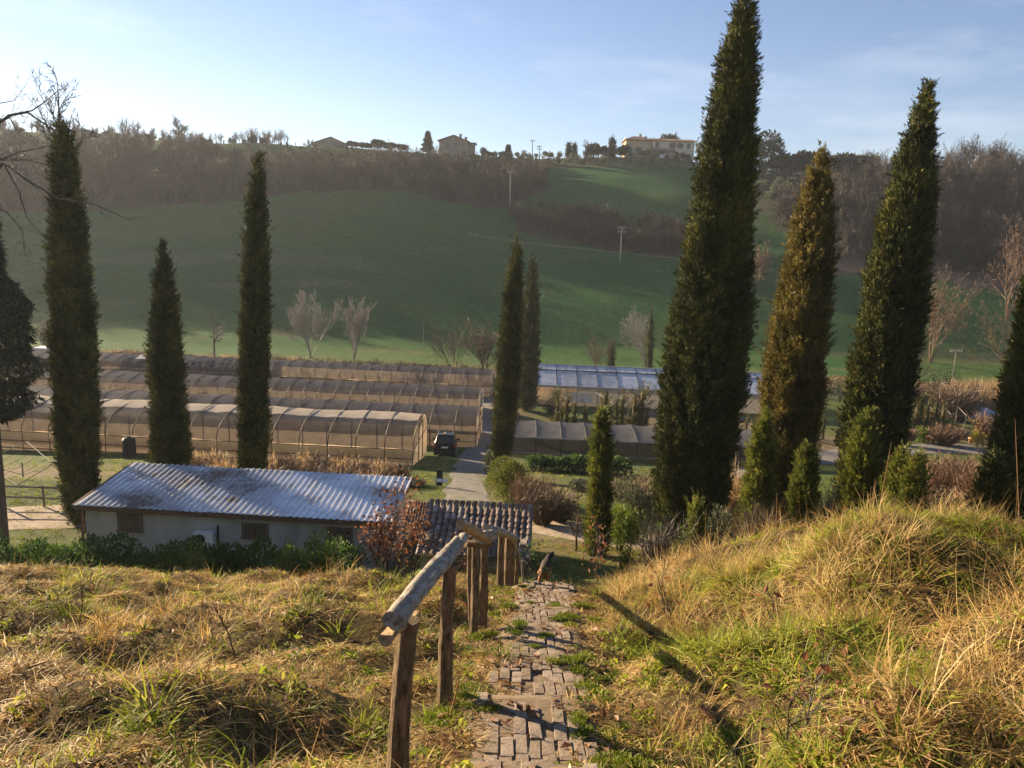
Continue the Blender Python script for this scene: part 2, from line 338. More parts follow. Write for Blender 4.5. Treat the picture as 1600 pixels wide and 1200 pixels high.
def ground_material():
    m, nt, out = nodes_mat('ground'); L = nt.links.new
    at = N(nt, 'ShaderNodeAttribute'); at.attribute_name = 'zone'
    tc = N(nt, 'ShaderNodeTexCoord')
    a = N(nt, 'ShaderNodeTexNoise', Scale=.9, Detail=8.0, Roughness=.7); L(tc.outputs['Object'], a.inputs['Vector'])
    b = N(nt, 'ShaderNodeTexNoise', Scale=14.0, Detail=6.0, Roughness=.7); L(tc.outputs['Object'], b.inputs['Vector'])
    hs = N(nt, 'ShaderNodeHueSaturation'); L(at.outputs['Color'], hs.inputs['Color'])
    mul = N(nt, 'ShaderNodeMath', operation='MULTIPLY'); L(a.outputs['Fac'], mul.inputs[0]); L(b.outputs['Fac'], mul.inputs[1])
    mr = N(nt, 'ShaderNodeMapRange'); mr.inputs['From Min'].default_value = .14; mr.inputs['From Max'].default_value = .38; mr.inputs['To Min'].default_value = .55; mr.inputs['To Max'].default_value = 1.45
    L(mul.outputs[0], mr.inputs['Value']); L(mr.outputs[0], hs.inputs['Value'])
    # tramlines of the drilled field, running up the slope
    sx = N(nt, 'ShaderNodeSeparateXYZ'); L(tc.outputs['Object'], sx.inputs[0])
    def M(op, i0, i1=None, v=None):
        n = N(nt, 'ShaderNodeMath', operation=op); L(i0, n.inputs[0])
        if i1 is not None: L(i1, n.inputs[1])
        if v is not None: n.inputs[1].default_value = v
        return n.outputs[0]
    wob = N(nt, 'ShaderNodeTexNoise', Scale=.02, Detail=2.0); L(tc.outputs['Object'], wob.inputs['Vector'])
    u = M('ADD', M('ADD', sx.outputs['X'], M('MULTIPLY', sx.outputs['Y'], v=.18)), M('MULTIPLY', wob.outputs['Fac'], v=9.0))
    fr_ = M('FRACT', M('DIVIDE', u, v=12.0)); ln1 = M('LESS_THAN', fr_, v=.035); ln2 = M('LESS_THAN', M('ABSOLUTE', M('SUBTRACT', fr_, v=.17)), v=.017)
    msk = M('MULTIPLY', M('MULTIPLY', M('ADD', ln1, ln2), M('GREATER_THAN', sx.outputs['Y'], v=130.0)), M('MULTIPLY', a.outputs['Fac'], v=.75))
    tm_ = N(nt, 'ShaderNodeMixRGB'); L(msk, tm_.inputs['Fac']); L(hs.outputs['Color'], tm_.inputs['Color1']); tm_.inputs['Color2'].default_value = (.07, .078, .042, 1)
    p = N(nt, 'ShaderNodeBsdfPrincipled', Roughness=.95); p.inputs['Specular IOR Level'].default_value = .1
    L(tm_.outputs['Color'], p.inputs['Base Color'])
    bp = N(nt, 'ShaderNodeBump', Strength=.7, Distance=.12); L(mul.outputs[0], bp.inputs['Height']); L(bp.outputs[0], p.inputs['Normal'])
    L(p.outputs[0], out.inputs['Surface'])
ground_material()
gme = mesh_np('ground', np.stack([gx, gy, gz], -1).reshape(-1, 3), gf, 'ground', smooth=True)
_zc = zone_colour(gx, gy).reshape(-1, 3); _za = gme.attributes.new('zone', 'FLOAT_COLOR', 'POINT')
_za.data.foreach_set('color', np.concatenate([_zc, np.ones((len(_zc), 1))], 1).astype(np.float32).ravel())
ground = tag(link('ground', gme), kind='structure')

def Hg(x, y):                                    # height of the ground mesh itself
    x = np.asarray(x, float); y = np.asarray(y, float)
    i = np.clip(np.searchsorted(GX, x)-1, 0, nx-2); j = np.clip(np.searchsorted(GY, y)-1, 0, ny-2)
    fx = (x-GX[i])/(GX[i+1]-GX[i]); fy = (y-GY[j])/(GY[j+1]-GY[j])
    return gz[j, i]*(1-fx)*(1-fy)+gz[j, i+1]*fx*(1-fy)+gz[j+1, i]*(1-fx)*fy+gz[j+1, i+1]*fx*fy
def ribbon(name, pts, widths, mat, lift=.03, across=7, step=.5, wob=.25, seed=0, kind='structure'):
    pts = np.array([p[:2] for p in pts], float); seg = np.r_[0, np.cumsum(np.linalg.norm(np.diff(pts, axis=0), axis=1))]
    s = np.arange(0, seg[-1], step); k = np.hanning(9); k /= k.sum()
    cx = np.interp(s, seg, pts[:, 0]); cyy = np.interp(s, seg, pts[:, 1]); w = np.interp(s, seg, widths)
    cx = np.convolve(np.pad(cx, 4, mode='reflect', reflect_type='odd'), k, 'valid'); cyy = np.convolve(np.pad(cyy, 4, mode='reflect', reflect_type='odd'), k, 'valid')
    t = np.stack([np.gradient(cx), np.gradient(cyy)], 1); t = unit(t); nrm = np.stack([t[:, 1], -t[:, 0]], 1)
    V = []
    for a in np.linspace(-.5, .5, across):
        off = a*w + (wob*vnoise(s/1.7, s*0+seed, seed=31) if abs(a) > .45 else 0)*np.sign(a)
        x, y = cx+nrm[:, 0]*off, cyy+nrm[:, 1]*off
        V.append(np.stack([x, y, Hg(x, y)+lift*(1 if abs(a) < .45 else .3)], 1))
    n = len(s); V = np.concatenate(V); F = []
    for a in range(across-1):
        i = np.arange(n-1); F.append(np.stack([a*n+i, (a+1)*n+i, (a+1)*n+i+1, a*n+i+1], 1))
    return tag(link(name, mesh_np(name, V, np.concatenate(F), mat, smooth=True)), kind=kind)
surf_mat('gravel', [(.3, (.10, .095, .088)), (.5, (.155, .145, .132)), (.7, (.21, .195, .175))], scale=5, detail=9, rough=.95, bump=.5)
surf_mat('dirt', [(.3, (.20, .15, .105)), (.5, (.31, .245, .18)), (.72, (.40, .33, .25))], scale=2.2, detail=9, rough=.95, bump=.5)
surf_mat('track_soil', [(.3, (.10, .10, .055)), (.7, (.17, .155, .10))], scale=1.2, detail=6, rough=.95, bump=.2)
# drive down to the tunnels
ribbon('gravel_drive', [base(735, 36.5), base(733, 42), base(738, 50), base(742, 57), base(752, 66), base(764, 78), base(775, 92)], [2.5, 2.2, 2.1, 2.0, 2.0, 2.0, 2.2], 'gravel', seed=3)
ribbon('dirt_road', [(-34, 30.6), (-26, 30.4), (-15, 32.8), (-9, 34.6), (-4, 34.6), (0, 32.5), (2.2, 29.5), (5.5, 28.2), (12, 28.5), (20, 30)], [3.6, 3.6, 3.2, 3.2, 3.4, 3.4, 3.2, 3.0, 2.8, 2.6], 'dirt', seed=4, lift=.035)
ribbon('nursery_road', [(12, 47), (20, 58), (30, 66.5), (41, 70.5), (56, 73), (75, 74)], [2.4, 2.4, 3, 4.2, 4.6, 4.6], 'gravel', seed=6)
ribbon('field_track', [G(730, 366), G(800, 377), G(900, 388), G(1000, 399), G(1080, 408)], [.7]*5, 'track_soil', lift=.08, step=2, seed=7)
# ================================================================== PLANT KITS
foliage_mat('cypress', [(0, (.020, .030, .008)), (.4, (.048, .062, .014)), (.75, (.135, .135, .027)), (1, (.28, .23, .05))], trans=.07, dead=.35, rough=.85, noise=1.3)
foliage_mat('cypress_gold', [(0, (.050, .050, .014)), (.5, (.15, .125, .03)), (1, (.29, .22, .055))], trans=.2, noise=1.3, dead=.5)
foliage_mat('cypress_young', [(0, (.06, .08, .014)), (.5, (.13, .155, .026)), (.85, (.22, .21, .036)), (1, (.28, .20, .06))], trans=.35, noise=2.0)
foliage_mat('leaf_green', [(0, (.025, .06, .012)), (.6, (.055, .11, .02)), (1, (.11, .15, .03))], trans=.4, noise=1.0)
foliage_mat('leaf_bright', [(0, (.07, .12, .015)), (.6, (.13, .18, .025)), (1, (.22, .24, .04))], trans=.45)
foliage_mat('leaf_olive', [(0, (.06, .075, .04)), (.6, (.11, .125, .065)), (1, (.18, .18, .10))], trans=.25)
foliage_mat('leaf_rust', [(0, (.14, .05, .02)), (.5, (.24, .10, .045)), (1, (.36, .19, .09))], trans=.35)
foliage_mat('leaf_dark', [(0, (.012, .020, .012)), (.6, (.025, .036, .02)), (1, (.05, .058, .03))], trans=.15)
foliage_mat('leaf_yellow', [(0, (.20, .17, .02)), (.6, (.30, .25, .03)), (1, (.42, .34, .06))], trans=.4)
foliage_mat('twig_brown', [(0, (.06, .042, .03)), (.5, (.105, .075, .052)), (1, (.17, .12, .085))], trans=.1)
foliage_mat('twig_pink', [(0, (.105, .065, .038)), (.5, (.18, .11, .068)), (1, (.28, .18, .115))], trans=.1)
foliage_mat('twig_white', [(0, (.16, .145, .125)), (.5, (.27, .25, .22)), (1, (.42, .39, .35))], trans=.1)
foliage_mat('twig_grey', [(0, (.045, .038, .032)), (.5, (.075, .063, .052)), (1, (.12, .10, .08))], trans=.05)
foliage_mat('reed', [(0, (.30, .19, .09)), (.5, (.42, .29, .15)), (1, (.52, .40, .24))], trans=.35)
surf_mat('bark', [(.3, (.055, .042, .032)), (.7, (.15, .12, .09))], scale=6, stretch=(4, 4, .8), bump=.6, rough=.95)
surf_mat('bark_white', [(.3, (.30, .28, .25)), (.7, (.55, .52, .47))], scale=6, stretch=(2, 2, .8), bump=.3, rough=.9)

def crown_points(rng, n, prof, H_, lump, seed, squash=1.0):
    """points on a lumpy column; prof: list of (t, radius)"""
    tt = np.linspace(0, 1, 300); rr = np.interp(tt, *np.array(prof).T); w = rr+.04; cdf = np.cumsum(w)/w.sum()
    t = np.interp(rng.random(n), cdf, tt); r0 = np.interp(t, *np.array(prof).T); th = rng.random(n)*2*math.pi
    z = t*H_; ux, uy = np.cos(th), np.sin(th); sc = 1.0/max(.25, H_/16)
    k = 1 + lump*vnoise(ux*2.1+seed*7.3, uy*2.1, z*.55*min(2, sc), seed=seed) + lump*.9*vnoise(ux*r0*2.6, uy*r0*2.6+seed, z*1.1, seed=seed+1) + lump*.7*vnoise(ux*r0*6, uy*r0*6, z*2.2, seed=seed+2)
    return t, r0*k, th, z, ux, uy
def cypress_mesh(name, H_, prof, n, seed, mat, lump=.22, leaf=.16, spires=(), top_shift=(0, 0), bend=0.0, loose=.14):
    rng = rng_(seed); Vs, Fs, var, off = [], [], [], 0
    parts = [(prof, 0., H_, (0, 0), n)] + [(sp['prof'], sp['z0'], sp['h'], sp['off'], sp['n']) for sp in spires]
    for pi, (pf, z0, hh, (ox, oy), m) in enumerate(parts):
        per = 22; K = max(8, m//per); t, r, th, z, ux, uy = crown_points(rng, K, pf, hh, lump, seed+pi*11)      # plumes of scale-leaved sprays
        rad = r*(1-rng.random(K)**2*.28) + np.where(rng.random(K) < .06, rng.uniform(0, loose, K), 0)-leaf*.9
        pc = np.stack([ux*rad+ox, uy*rad+oy, z+z0-leaf*2.2], 1); pd = unit(np.stack([ux*.55, uy*.55, np.full(K, .85)], 1)+rng.normal(size=(K, 3))*.25)
        pl = leaf*rng.uniform(3.0, 7.0, K); i = rng.integers(0, K, m); u = rng.random(m)
        c = pc[i]+pd[i]*(pl[i]*u)[:, None]+rng.normal(size=(m, 3))*(leaf*.95*(1-.8*u))[:, None]; ux, uy = ux[i], uy[i]
        d = unit(pd[i]+np.stack([ux*.15, uy*.15, np.full(m, .15)], 1)+rng.normal(size=(m, 3))*.28); cv = rng.normal(size=K)*.17
        L_ = leaf*rng.uniform(.8, 1.9, m); W_ = L_*rng.uniform(.24, .42, m)
        V, F = leaf_tris(c, d, L_, W_, rng, np.stack([ux, uy, np.full(m, .25)], 1)); Vs.append(V); Fs.append(F+off); off += len(V)
        v = np.clip(.42 + rng.normal(size=m)*.12 + cv[i] + .25*vnoise(c[:, 0]*1.5, c[:, 1]*1.5, c[:, 2]*.8, seed=seed+5), 0, 1); var.append(np.repeat(v, 3))
        # closed inner body so that the column is dense
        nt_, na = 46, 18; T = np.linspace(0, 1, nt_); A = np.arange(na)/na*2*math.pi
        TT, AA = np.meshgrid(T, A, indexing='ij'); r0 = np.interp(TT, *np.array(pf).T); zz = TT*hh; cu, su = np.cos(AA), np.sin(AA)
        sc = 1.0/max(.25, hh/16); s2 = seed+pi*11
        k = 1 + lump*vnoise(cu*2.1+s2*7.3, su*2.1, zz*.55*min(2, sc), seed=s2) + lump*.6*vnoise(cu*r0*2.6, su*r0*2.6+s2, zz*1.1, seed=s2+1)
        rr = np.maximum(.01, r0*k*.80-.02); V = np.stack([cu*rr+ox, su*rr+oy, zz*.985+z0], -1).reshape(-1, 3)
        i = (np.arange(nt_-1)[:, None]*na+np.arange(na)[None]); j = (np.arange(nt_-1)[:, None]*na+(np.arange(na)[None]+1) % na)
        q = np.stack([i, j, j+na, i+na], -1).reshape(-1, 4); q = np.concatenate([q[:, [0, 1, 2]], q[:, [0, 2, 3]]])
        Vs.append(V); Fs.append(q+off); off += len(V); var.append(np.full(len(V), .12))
    V = np.concatenate(Vs); t = np.clip(V[:, 2]/H_, 0, 1.2)
    V[:, 0] += top_shift[0]*t + bend*np.sin(t*math.pi); V[:, 1] += top_shift[1]*t
    return mesh_np(name, V, np.concatenate(Fs), mat, np.concatenate(var))
def px2m(Y, px):                                   # size of px picture pixels at depth Y
    return px/FPX*Y/math.cos(PITCH)*1.0
def cypress(bpx, bpy_, tpx, tpy, Y, widths, n, seed, label, mat='cypress', lump=.22, leaf=.13, spires=(), group=None, cat='cypress tree', bend=0, name='cypress_tree', ground_base=True, trunk=True):
    """foot and tip from the picture; widths: (t, width in pixels) from foot to tip"""
    n = int(n*2.5); leaf = leaf*.52; Y = FY(Y); b = P(bpx, bpy_, Y); tp = P(tpx, tpy, Y); g = hz(b.x, Y)
    z0 = min(b.z, g+.6) if ground_base else b.z
    dirv = (tp-b)/(tp.z-b.z); foot = b + dirv*(g-b.z); H_ = tp.z-g
    t0 = (b.z-g)/H_
    sz = (.80 if Y < 60 else .90)*(Y*math.cos(PITCH)+(CAM_Z-g-H_*.4)*math.sin(PITCH))/FPX
    prof = [(max(.0, t0*.6), .05 if t0 > .03 else widths[0][1]*sz*.35)] + [(t0+(1-t0)*t, w*sz*.5) for t, w in widths]
    prof = sorted(set((t, w*float(np.interp(t, [.85, .96, 1], [1, .72, .3]))) for t, w in prof))
    sp = [dict(prof=[(t, w*sz*.5) for t, w in s_['w']], z0=s_['t0']*H_, h=(s_['t1']-s_['t0'])*H_, off=(s_['dx']*sz, s_.get('dy', 0)), n=s_['n']) for s_ in spires]
    root = thing(name, label, cat, (foot.x, foot.y, g-.05), group=group)
    sh = (dirv.x*H_, 0)
    link('crown', cypress_mesh('crown', H_, prof, n, seed, mat, lump, leaf, sp, sh, bend), root)
    if trunk:
        m = MB(); rt = max(.05, .016*H_)
        m.tube([(0, 0, -.2), (sh[0]*.1+bend*.3, 0, H_*.1), (sh[0]*.4+bend*.9, 0, H_*.4), (sh[0]*.75, 0, H_*.75)], [rt*1.3, rt, rt*.6, rt*.2], 8); m.build('trunk', 'bark', root, True)
    return root

def bare_tree_mesh(seed, height, r0, levels=4, kids=(7, 6, 5, 5), spread=.75, first=.3, up=.25, ratio=.62, twig_w=.012, mat='twig_grey', trunk_lean=(0, 0), wander=.16, nseg=4, droop=0, leafy=None, min_sides=3, multi=1, multi_spread=.35):
    """bare branching tree; returns mesh and twig tips"""
    rng = rng_(seed); m = MB(); tips = []; tw_c, tw_d, tw_l = [], [], []
    stack = []
    for k in range(multi):
        a = rng.random()*6.28; s = multi_spread if multi > 1 else 0
        d0 = np.array([trunk_lean[0]+math.cos(a)*s*rng.uniform(.5, 1), trunk_lean[1]+math.sin(a)*s*rng.uniform(.5, 1), 1.0])
        stack.append((np.array([math.cos(a)*s*.3, math.sin(a)*s*.3, -.1]), d0/np.linalg.norm(d0), height*(.62 if multi == 1 else .72), r0, 0))
    while stack:
        p, d, L_, r, lv = stack.pop()
        if lv >= levels:
            tw_c.append(p); tw_d.append(d); tw_l.append(L_); tips.append(p+d*L_); continue
        ns = nseg if lv < 2 else 3; pts = [p]; dd = d.copy()
        for i in range(ns):
            dd = dd + rng.normal(size=3)*wander*(1 if lv else .45); dd[2] += up*.22 if lv else 0; dd[2] -= droop*.2*lv
            dd /= np.linalg.norm(dd); pts.append(pts[-1]+dd*L_/ns)
        rad = r*np.linspace(1, .45 if lv else .5, ns+1)
        m.tube(pts, rad, max(min_sides, 7-2*lv), cap=False)
        pts = np.array(pts); nk = kids[min(lv, len(kids)-1)]
        for k in range(nk):
            t = first+(1-first)*(k+rng.random())/nk if lv == 0 else .22+.78*(k+rng.random())/nk
            t = min(t, .999); f = t*ns; i = int(f); q = pts[i]+(pts[i+1]-pts[i])*(f-i)
            tan = pts[i+1]-pts[i]; tan /= np.linalg.norm(tan)
            s = np.cross(tan, rng.normal(size=3)); s /= np.linalg.norm(s)
            ang = spread*rng.uniform(.7, 1.25); nd = tan*math.cos(ang)+s*math.sin(ang); nd[2] += up*.4; nd /= np.linalg.norm(nd)
            stack.append((q, nd, L_*ratio*rng.uniform(.7, 1.15)*(1.0-.35*t if lv == 0 else 1-.25*t), max(.004, r*(1-.5*t)*.58), lv+1))
        stack.append((pts[-1], dd, L_*ratio*.8, max(.004, r*.42), lv+1))
    V = np.concatenate(m.v); F = [np.array(m.f4)] if m.f4 else []; var = np.full(len(V), .3)
    c, d, l = np.array(tw_c), np.array(tw_d), np.array(tw_l)
    v2, f2 = leaf_tris(c, d, l, np.full(len(c), twig_w)*rng.uniform(.7, 1.4, len(c)), rng)
    F.append(f2+len(V)); V = np.concatenate([V, v2]); var = np.concatenate([var, np.repeat(rng.random(len(c)), 3)])
    return mesh_np('branches', V, F, mat, var), np.array(tips)
def lumps(rng, n, R_, lobes, flat=1.0, shell=.55):
    """n points through a crown made of lobes; returns points and outward directions"""
    c = rng.normal(size=(lobes, 3)); c = unit(c)*rng.uniform(.25, .75, (lobes, 1)); c[:, 2] = np.abs(c[:, 2])*.9; rad = rng.uniform(.32, .6, lobes)
    k = rng.integers(0, lobes, n); d = unit(rng.normal(size=(n, 3))); rr = rad[k]*(shell+(1-shell)*rng.random(n)**.5)
    p = c[k]+d*rr[:, None]; p[:, 2] *= flat; p[:, 2] = p[:, 2]-p[:, 2].min()
    return p*np.array(R_), d
def shrub_mesh(seed, R_, n, leaf, mat, lobes=9, flat=1.0, aspect=.45, upw=.5, quads=True, jitter=.5):
    rng = rng_(seed); p, d = lumps(rng, n, R_, lobes, flat); dd = unit(d*.7+np.array([0, 0, upw])+rng.normal(size=(n, 3))*jitter)
    L_ = leaf*rng.uniform(.6, 1.4, n); fn = leaf_quads if quads else leaf_tris
    V, F = fn(p, dd, L_, L_*aspect, rng); k = 4 if quads else 3
    v = np.clip(.45+rng.normal(size=n)*.22+.2*vnoise(p[:, 0]*3, p[:, 1]*3, p[:, 2]*3, seed=seed), 0, 1)
    return mesh_np('foliage', V, F, mat, np.repeat(v, k))
def stems_mesh(seed, R_, n=9, r=.02, mat='bark'):
    rng = rng_(seed); m = MB()
    for i in range(n):
        a = rng.random()*6.28; q = rng.uniform(.2, .65); z = R_[2]*rng.uniform(.5, .95)
        m.tube([(0.05*math.cos(a), .05*math.sin(a), -.08), (R_[0]*q*.45*math.cos(a), R_[1]*q*.45*math.sin(a), z*.5), (R_[0]*q*math.cos(a), R_[1]*q*math.sin(a), z)], [r, r*.7, r*.3], 4, cap=False)
    return m.mesh('stems', mat)
def shrub(name, label, loc, R_, n, leaf, mat, seed, cat='shrub', group=None, bark='bark', **kw):
    root = thing(name, label, cat, loc, group=group)
    link('foliage', shrub_mesh(seed, R_, n, leaf, mat, **kw), root); link('stems', stems_mesh(seed, R_, mat=bark, r=max(.008, .02*R_[2])), root)
    return root
def twig_bush_mesh(seed, R_, n, mat, w=.014, fan=.9):
    """bare many-stemmed shrub"""
    rng = rng_(seed); a = rng.random(n)*6.28; q = np.sqrt(rng.random(n)); 
    p0 = np.stack([np.cos(a)*q*R_[0]*.25, np.sin(a)*q*R_[1]*.25, np.zeros(n)], 1)
    d0 = unit(np.stack([np.cos(a)*q*fan*R_[0], np.sin(a)*q*fan*R_[1], np.full(n, R_[2])*rng.uniform(.6, 1.1, n)], 1)+rng.normal(size=(n, 3))*.12)
    ln = R_[2]*rng.uniform(.5, 1.0, n)*np.sqrt(1+ (q*fan*R_[0]/R_[2])**2*.6)
    mid = p0+d0*ln[:, None]*.5; Vs, Fs, vr, off = [], [], [], 0
    for c, d, l, ww in ((p0, d0, ln, w*1.5),):
        V, F = leaf_tris(c, d, l, np.full(n, ww), rng); Vs.append(V); Fs.append(F); off += len(V); vr.append(np.repeat(rng.random(n), 3))
    for lev in range(3):
        k = n*2; i = rng.integers(0, n, k); t = rng.uniform(.3, 1, k); c = p0[i]+d0[i]*(ln[i]*t)[:, None]
        d = unit(d0[i]+rng.normal(size=(k, 3))*.55); V, F = leaf_tris(c, d, ln[i]*rng.uniform(.15, .4, k), np.full(k, w), rng)
        Vs.append(V); Fs.append(F+off); off += len(V); vr.append(np.repeat(rng.random(k), 3))
    return mesh_np('twigs', np.concatenate(Vs), np.concatenate(Fs), mat, np.concatenate(vr))
def twig_bush(name, label, loc, R_, n, mat, seed, cat='bush', group=None, w=.014, **kw):
    o = link(name, twig_bush_mesh(seed, R_, n, mat, w, **kw)); o.location = loc
    return tag(o, label, cat, group)

foliage_mat('wood_twigs', [(0, (.018, .013, .010)), (.5, (.036, .025, .018)), (1, (.075, .050, .033))], trans=.05, inst=True)
foliage_mat('wood_twigs_grey', [(0, (.018, .016, .014)), (.5, (.033, .028, .024)), (1, (.06, .052, .042))], trans=.05, inst=True)
# ================================================================== BUILDINGS AND NURSERY
film_mat('film_beige', (.74, .60, .44), trans=.6, clear=.12, col2=(.52, .40, .28), scale=.9)
film_mat('film_roof', (.25, .205, .175), trans=.5, clear=.16, col2=(.085, .072, .062), scale=.8)
film_mat('film_light', (.66, .58, .46), trans=.45, clear=.05, col2=(.50, .43, .33), scale=.8)
film_mat('film_white', (.78, .77, .74), trans=.4, clear=.03, col2=(.6, .6, .58), scale=1.5)
film_mat('shade_net', (.075, .070, .068), trans=.35, clear=.33, col2=(.040, .038, .038), scale=.7)
film_mat('net_grey', (.23, .22, .22), trans=.35, clear=.15, col2=(.15, .145, .14), scale=.7)
film_mat('net_roof', (.15, .14, .135), trans=.3, clear=.2, col2=(.07, .066, .064), scale=1.1)
surf_mat('steel_dark', flat_stops((.028, .024, .021)), rough=.7, bump=0, scale=3)
surf_mat('galvanised', flat_stops((.42, .42, .42), .15), rough=.45, metallic=.6, bump=0, scale=8)
surf_mat('rust_steel', flat_stops((.13, .08, .05)), rough=.85, bump=.2, scale=9)
surf_mat('plaster', [(.28, (.22, .205, .18)), (.42, (.37, .355, .33)), (.7, (.50, .48, .45))], scale=1.1, detail=9, rough=.9, bump=.2, stretch=(1, 1, .35), distort=.4)
surf_mat('plaster_pale', [(.3, (.50, .43, .34)), (.7, (.66, .58, .47))], scale=.5, detail=6, rough=.9, bump=0)
surf_mat('plaster_ochre', [(.3, (.38, .28, .17)), (.7, (.50, .39, .25))], scale=.5, detail=6, rough=.9, bump=0)
surf_mat('plaster_orange', [(.3, (.50, .24, .10)), (.7, (.62, .32, .14))], scale=.5, detail=6, rough=.9, bump=0)
surf_mat('stone_wall', [(.3, (.20, .16, .12)), (.7, (.36, .30, .23))], scale=1.2, detail=9, rough=.95, bump=.3)
surf_mat('roof_far', [(.3, (.17, .09, .06)), (.7, (.27, .16, .11))], scale=1.5, detail=8, rough=.9, bump=.2)
surf_mat('dark_pane', flat_stops((.03, .032, .035), .1), rough=.15, bump=0, spec=.5)
surf_mat('brown_paint', [(.3, (.12, .085, .06)), (.7, (.19, .14, .10))], scale=5, stretch=(6, 6, 1), rough=.8, bump=.2)
surf_mat('white_paint', flat_stops((.72, .72, .70), .08), rough=.5, bump=0)
surf_mat('wood_grey', [(.3, (.14, .12, .10)), (.7, (.30, .27, .23))], scale=5, stretch=(6, 6, .7), rough=.9, bump=.5)
surf_mat('terracotta', [(.3, (.38, .17, .09)), (.7, (.52, .27, .15))], scale=4, rough=.85, bump=.1)
def roof_metal():
    m, nt, out = nodes_mat('roof_metal'); L = nt.links.new
    tc = N(nt, 'ShaderNodeTexCoord'); g = N(nt, 'ShaderNodeNewGeometry')
    n1 = N(nt, 'ShaderNodeTexNoise', Scale=.55, Detail=6.0, Roughness=.7); L(g.outputs['Position'], n1.inputs['Vector'])
    n2 = N(nt, 'ShaderNodeTexNoise', Scale=7.0, Detail=6.0, Roughness=.7); L(g.outputs['Position'], n2.inputs['Vector'])
    ad = N(nt, 'ShaderNodeMath', operation='MULTIPLY_ADD'); ad.inputs[1].default_value = .35; L(n2.outputs['Fac'], ad.inputs[0]); L(n1.outputs['Fac'], ad.inputs[2])
    c = ramp(nt, ad.outputs[0], [(.60, (.58, .61, .66)), (.72, (.46, .47, .49)), (.80, (.26, .22, .19)), (.90, (.15, .11, .085))])
    p = N(nt, 'ShaderNodeBsdfPrincipled', Metallic=.3); L(c, p.inputs['Base Color'])
    r = N(nt, 'ShaderNodeMapRange'); r.inputs['From Min'].default_value = .5; r.inputs['From Max'].default_value = .85; r.inputs['To Min'].default_value = .2; r.inputs['To Max'].default_value = .7
    L(ad.outputs[0], r.inputs['Value']); L(r.outputs[0], p.inputs['Roughness']); L(p.outputs[0], out.inputs['Surface'])
roof_metal()
def glass_mat():
    m, nt, out = nodes_mat('glass_pane'); L = nt.links.new
    tc = N(nt, 'ShaderNodeTexCoord'); g = N(nt, 'ShaderNodeNewGeometry'); no = N(nt, 'ShaderNodeTexNoise', Scale=.9, Detail=6.0, Roughness=.7); L(g.outputs['Position'], no.inputs['Vector'])
    oi = N(nt, 'ShaderNodeObjectInfo'); mm = N(nt, 'ShaderNodeMath', operation='MULTIPLY_ADD'); mm.inputs[1].default_value = .25; L(oi.outputs['Random'], mm.inputs[0]); L(no.outputs['Fac'], mm.inputs[2])
    c = ramp(nt, mm.outputs[0], [(.4, (.28, .31, .36)), (.6, (.46, .50, .55)), (.8, (.68, .71, .75))])
    p = N(nt, 'ShaderNodeBsdfPrincipled', Roughness=.2); p.inputs['Specular IOR Level'].default_value = .9; L(c, p.inputs['Base Color'])
    t = N(nt, 'ShaderNodeBsdfTransparent'); mx = N(nt, 'ShaderNodeMixShader', Fac=.22); L(p.outputs[0], mx.inputs[1]); L(t.outputs[0], mx.inputs[2]); L(mx.outputs[0], out.inputs['Surface'])
glass_mat()

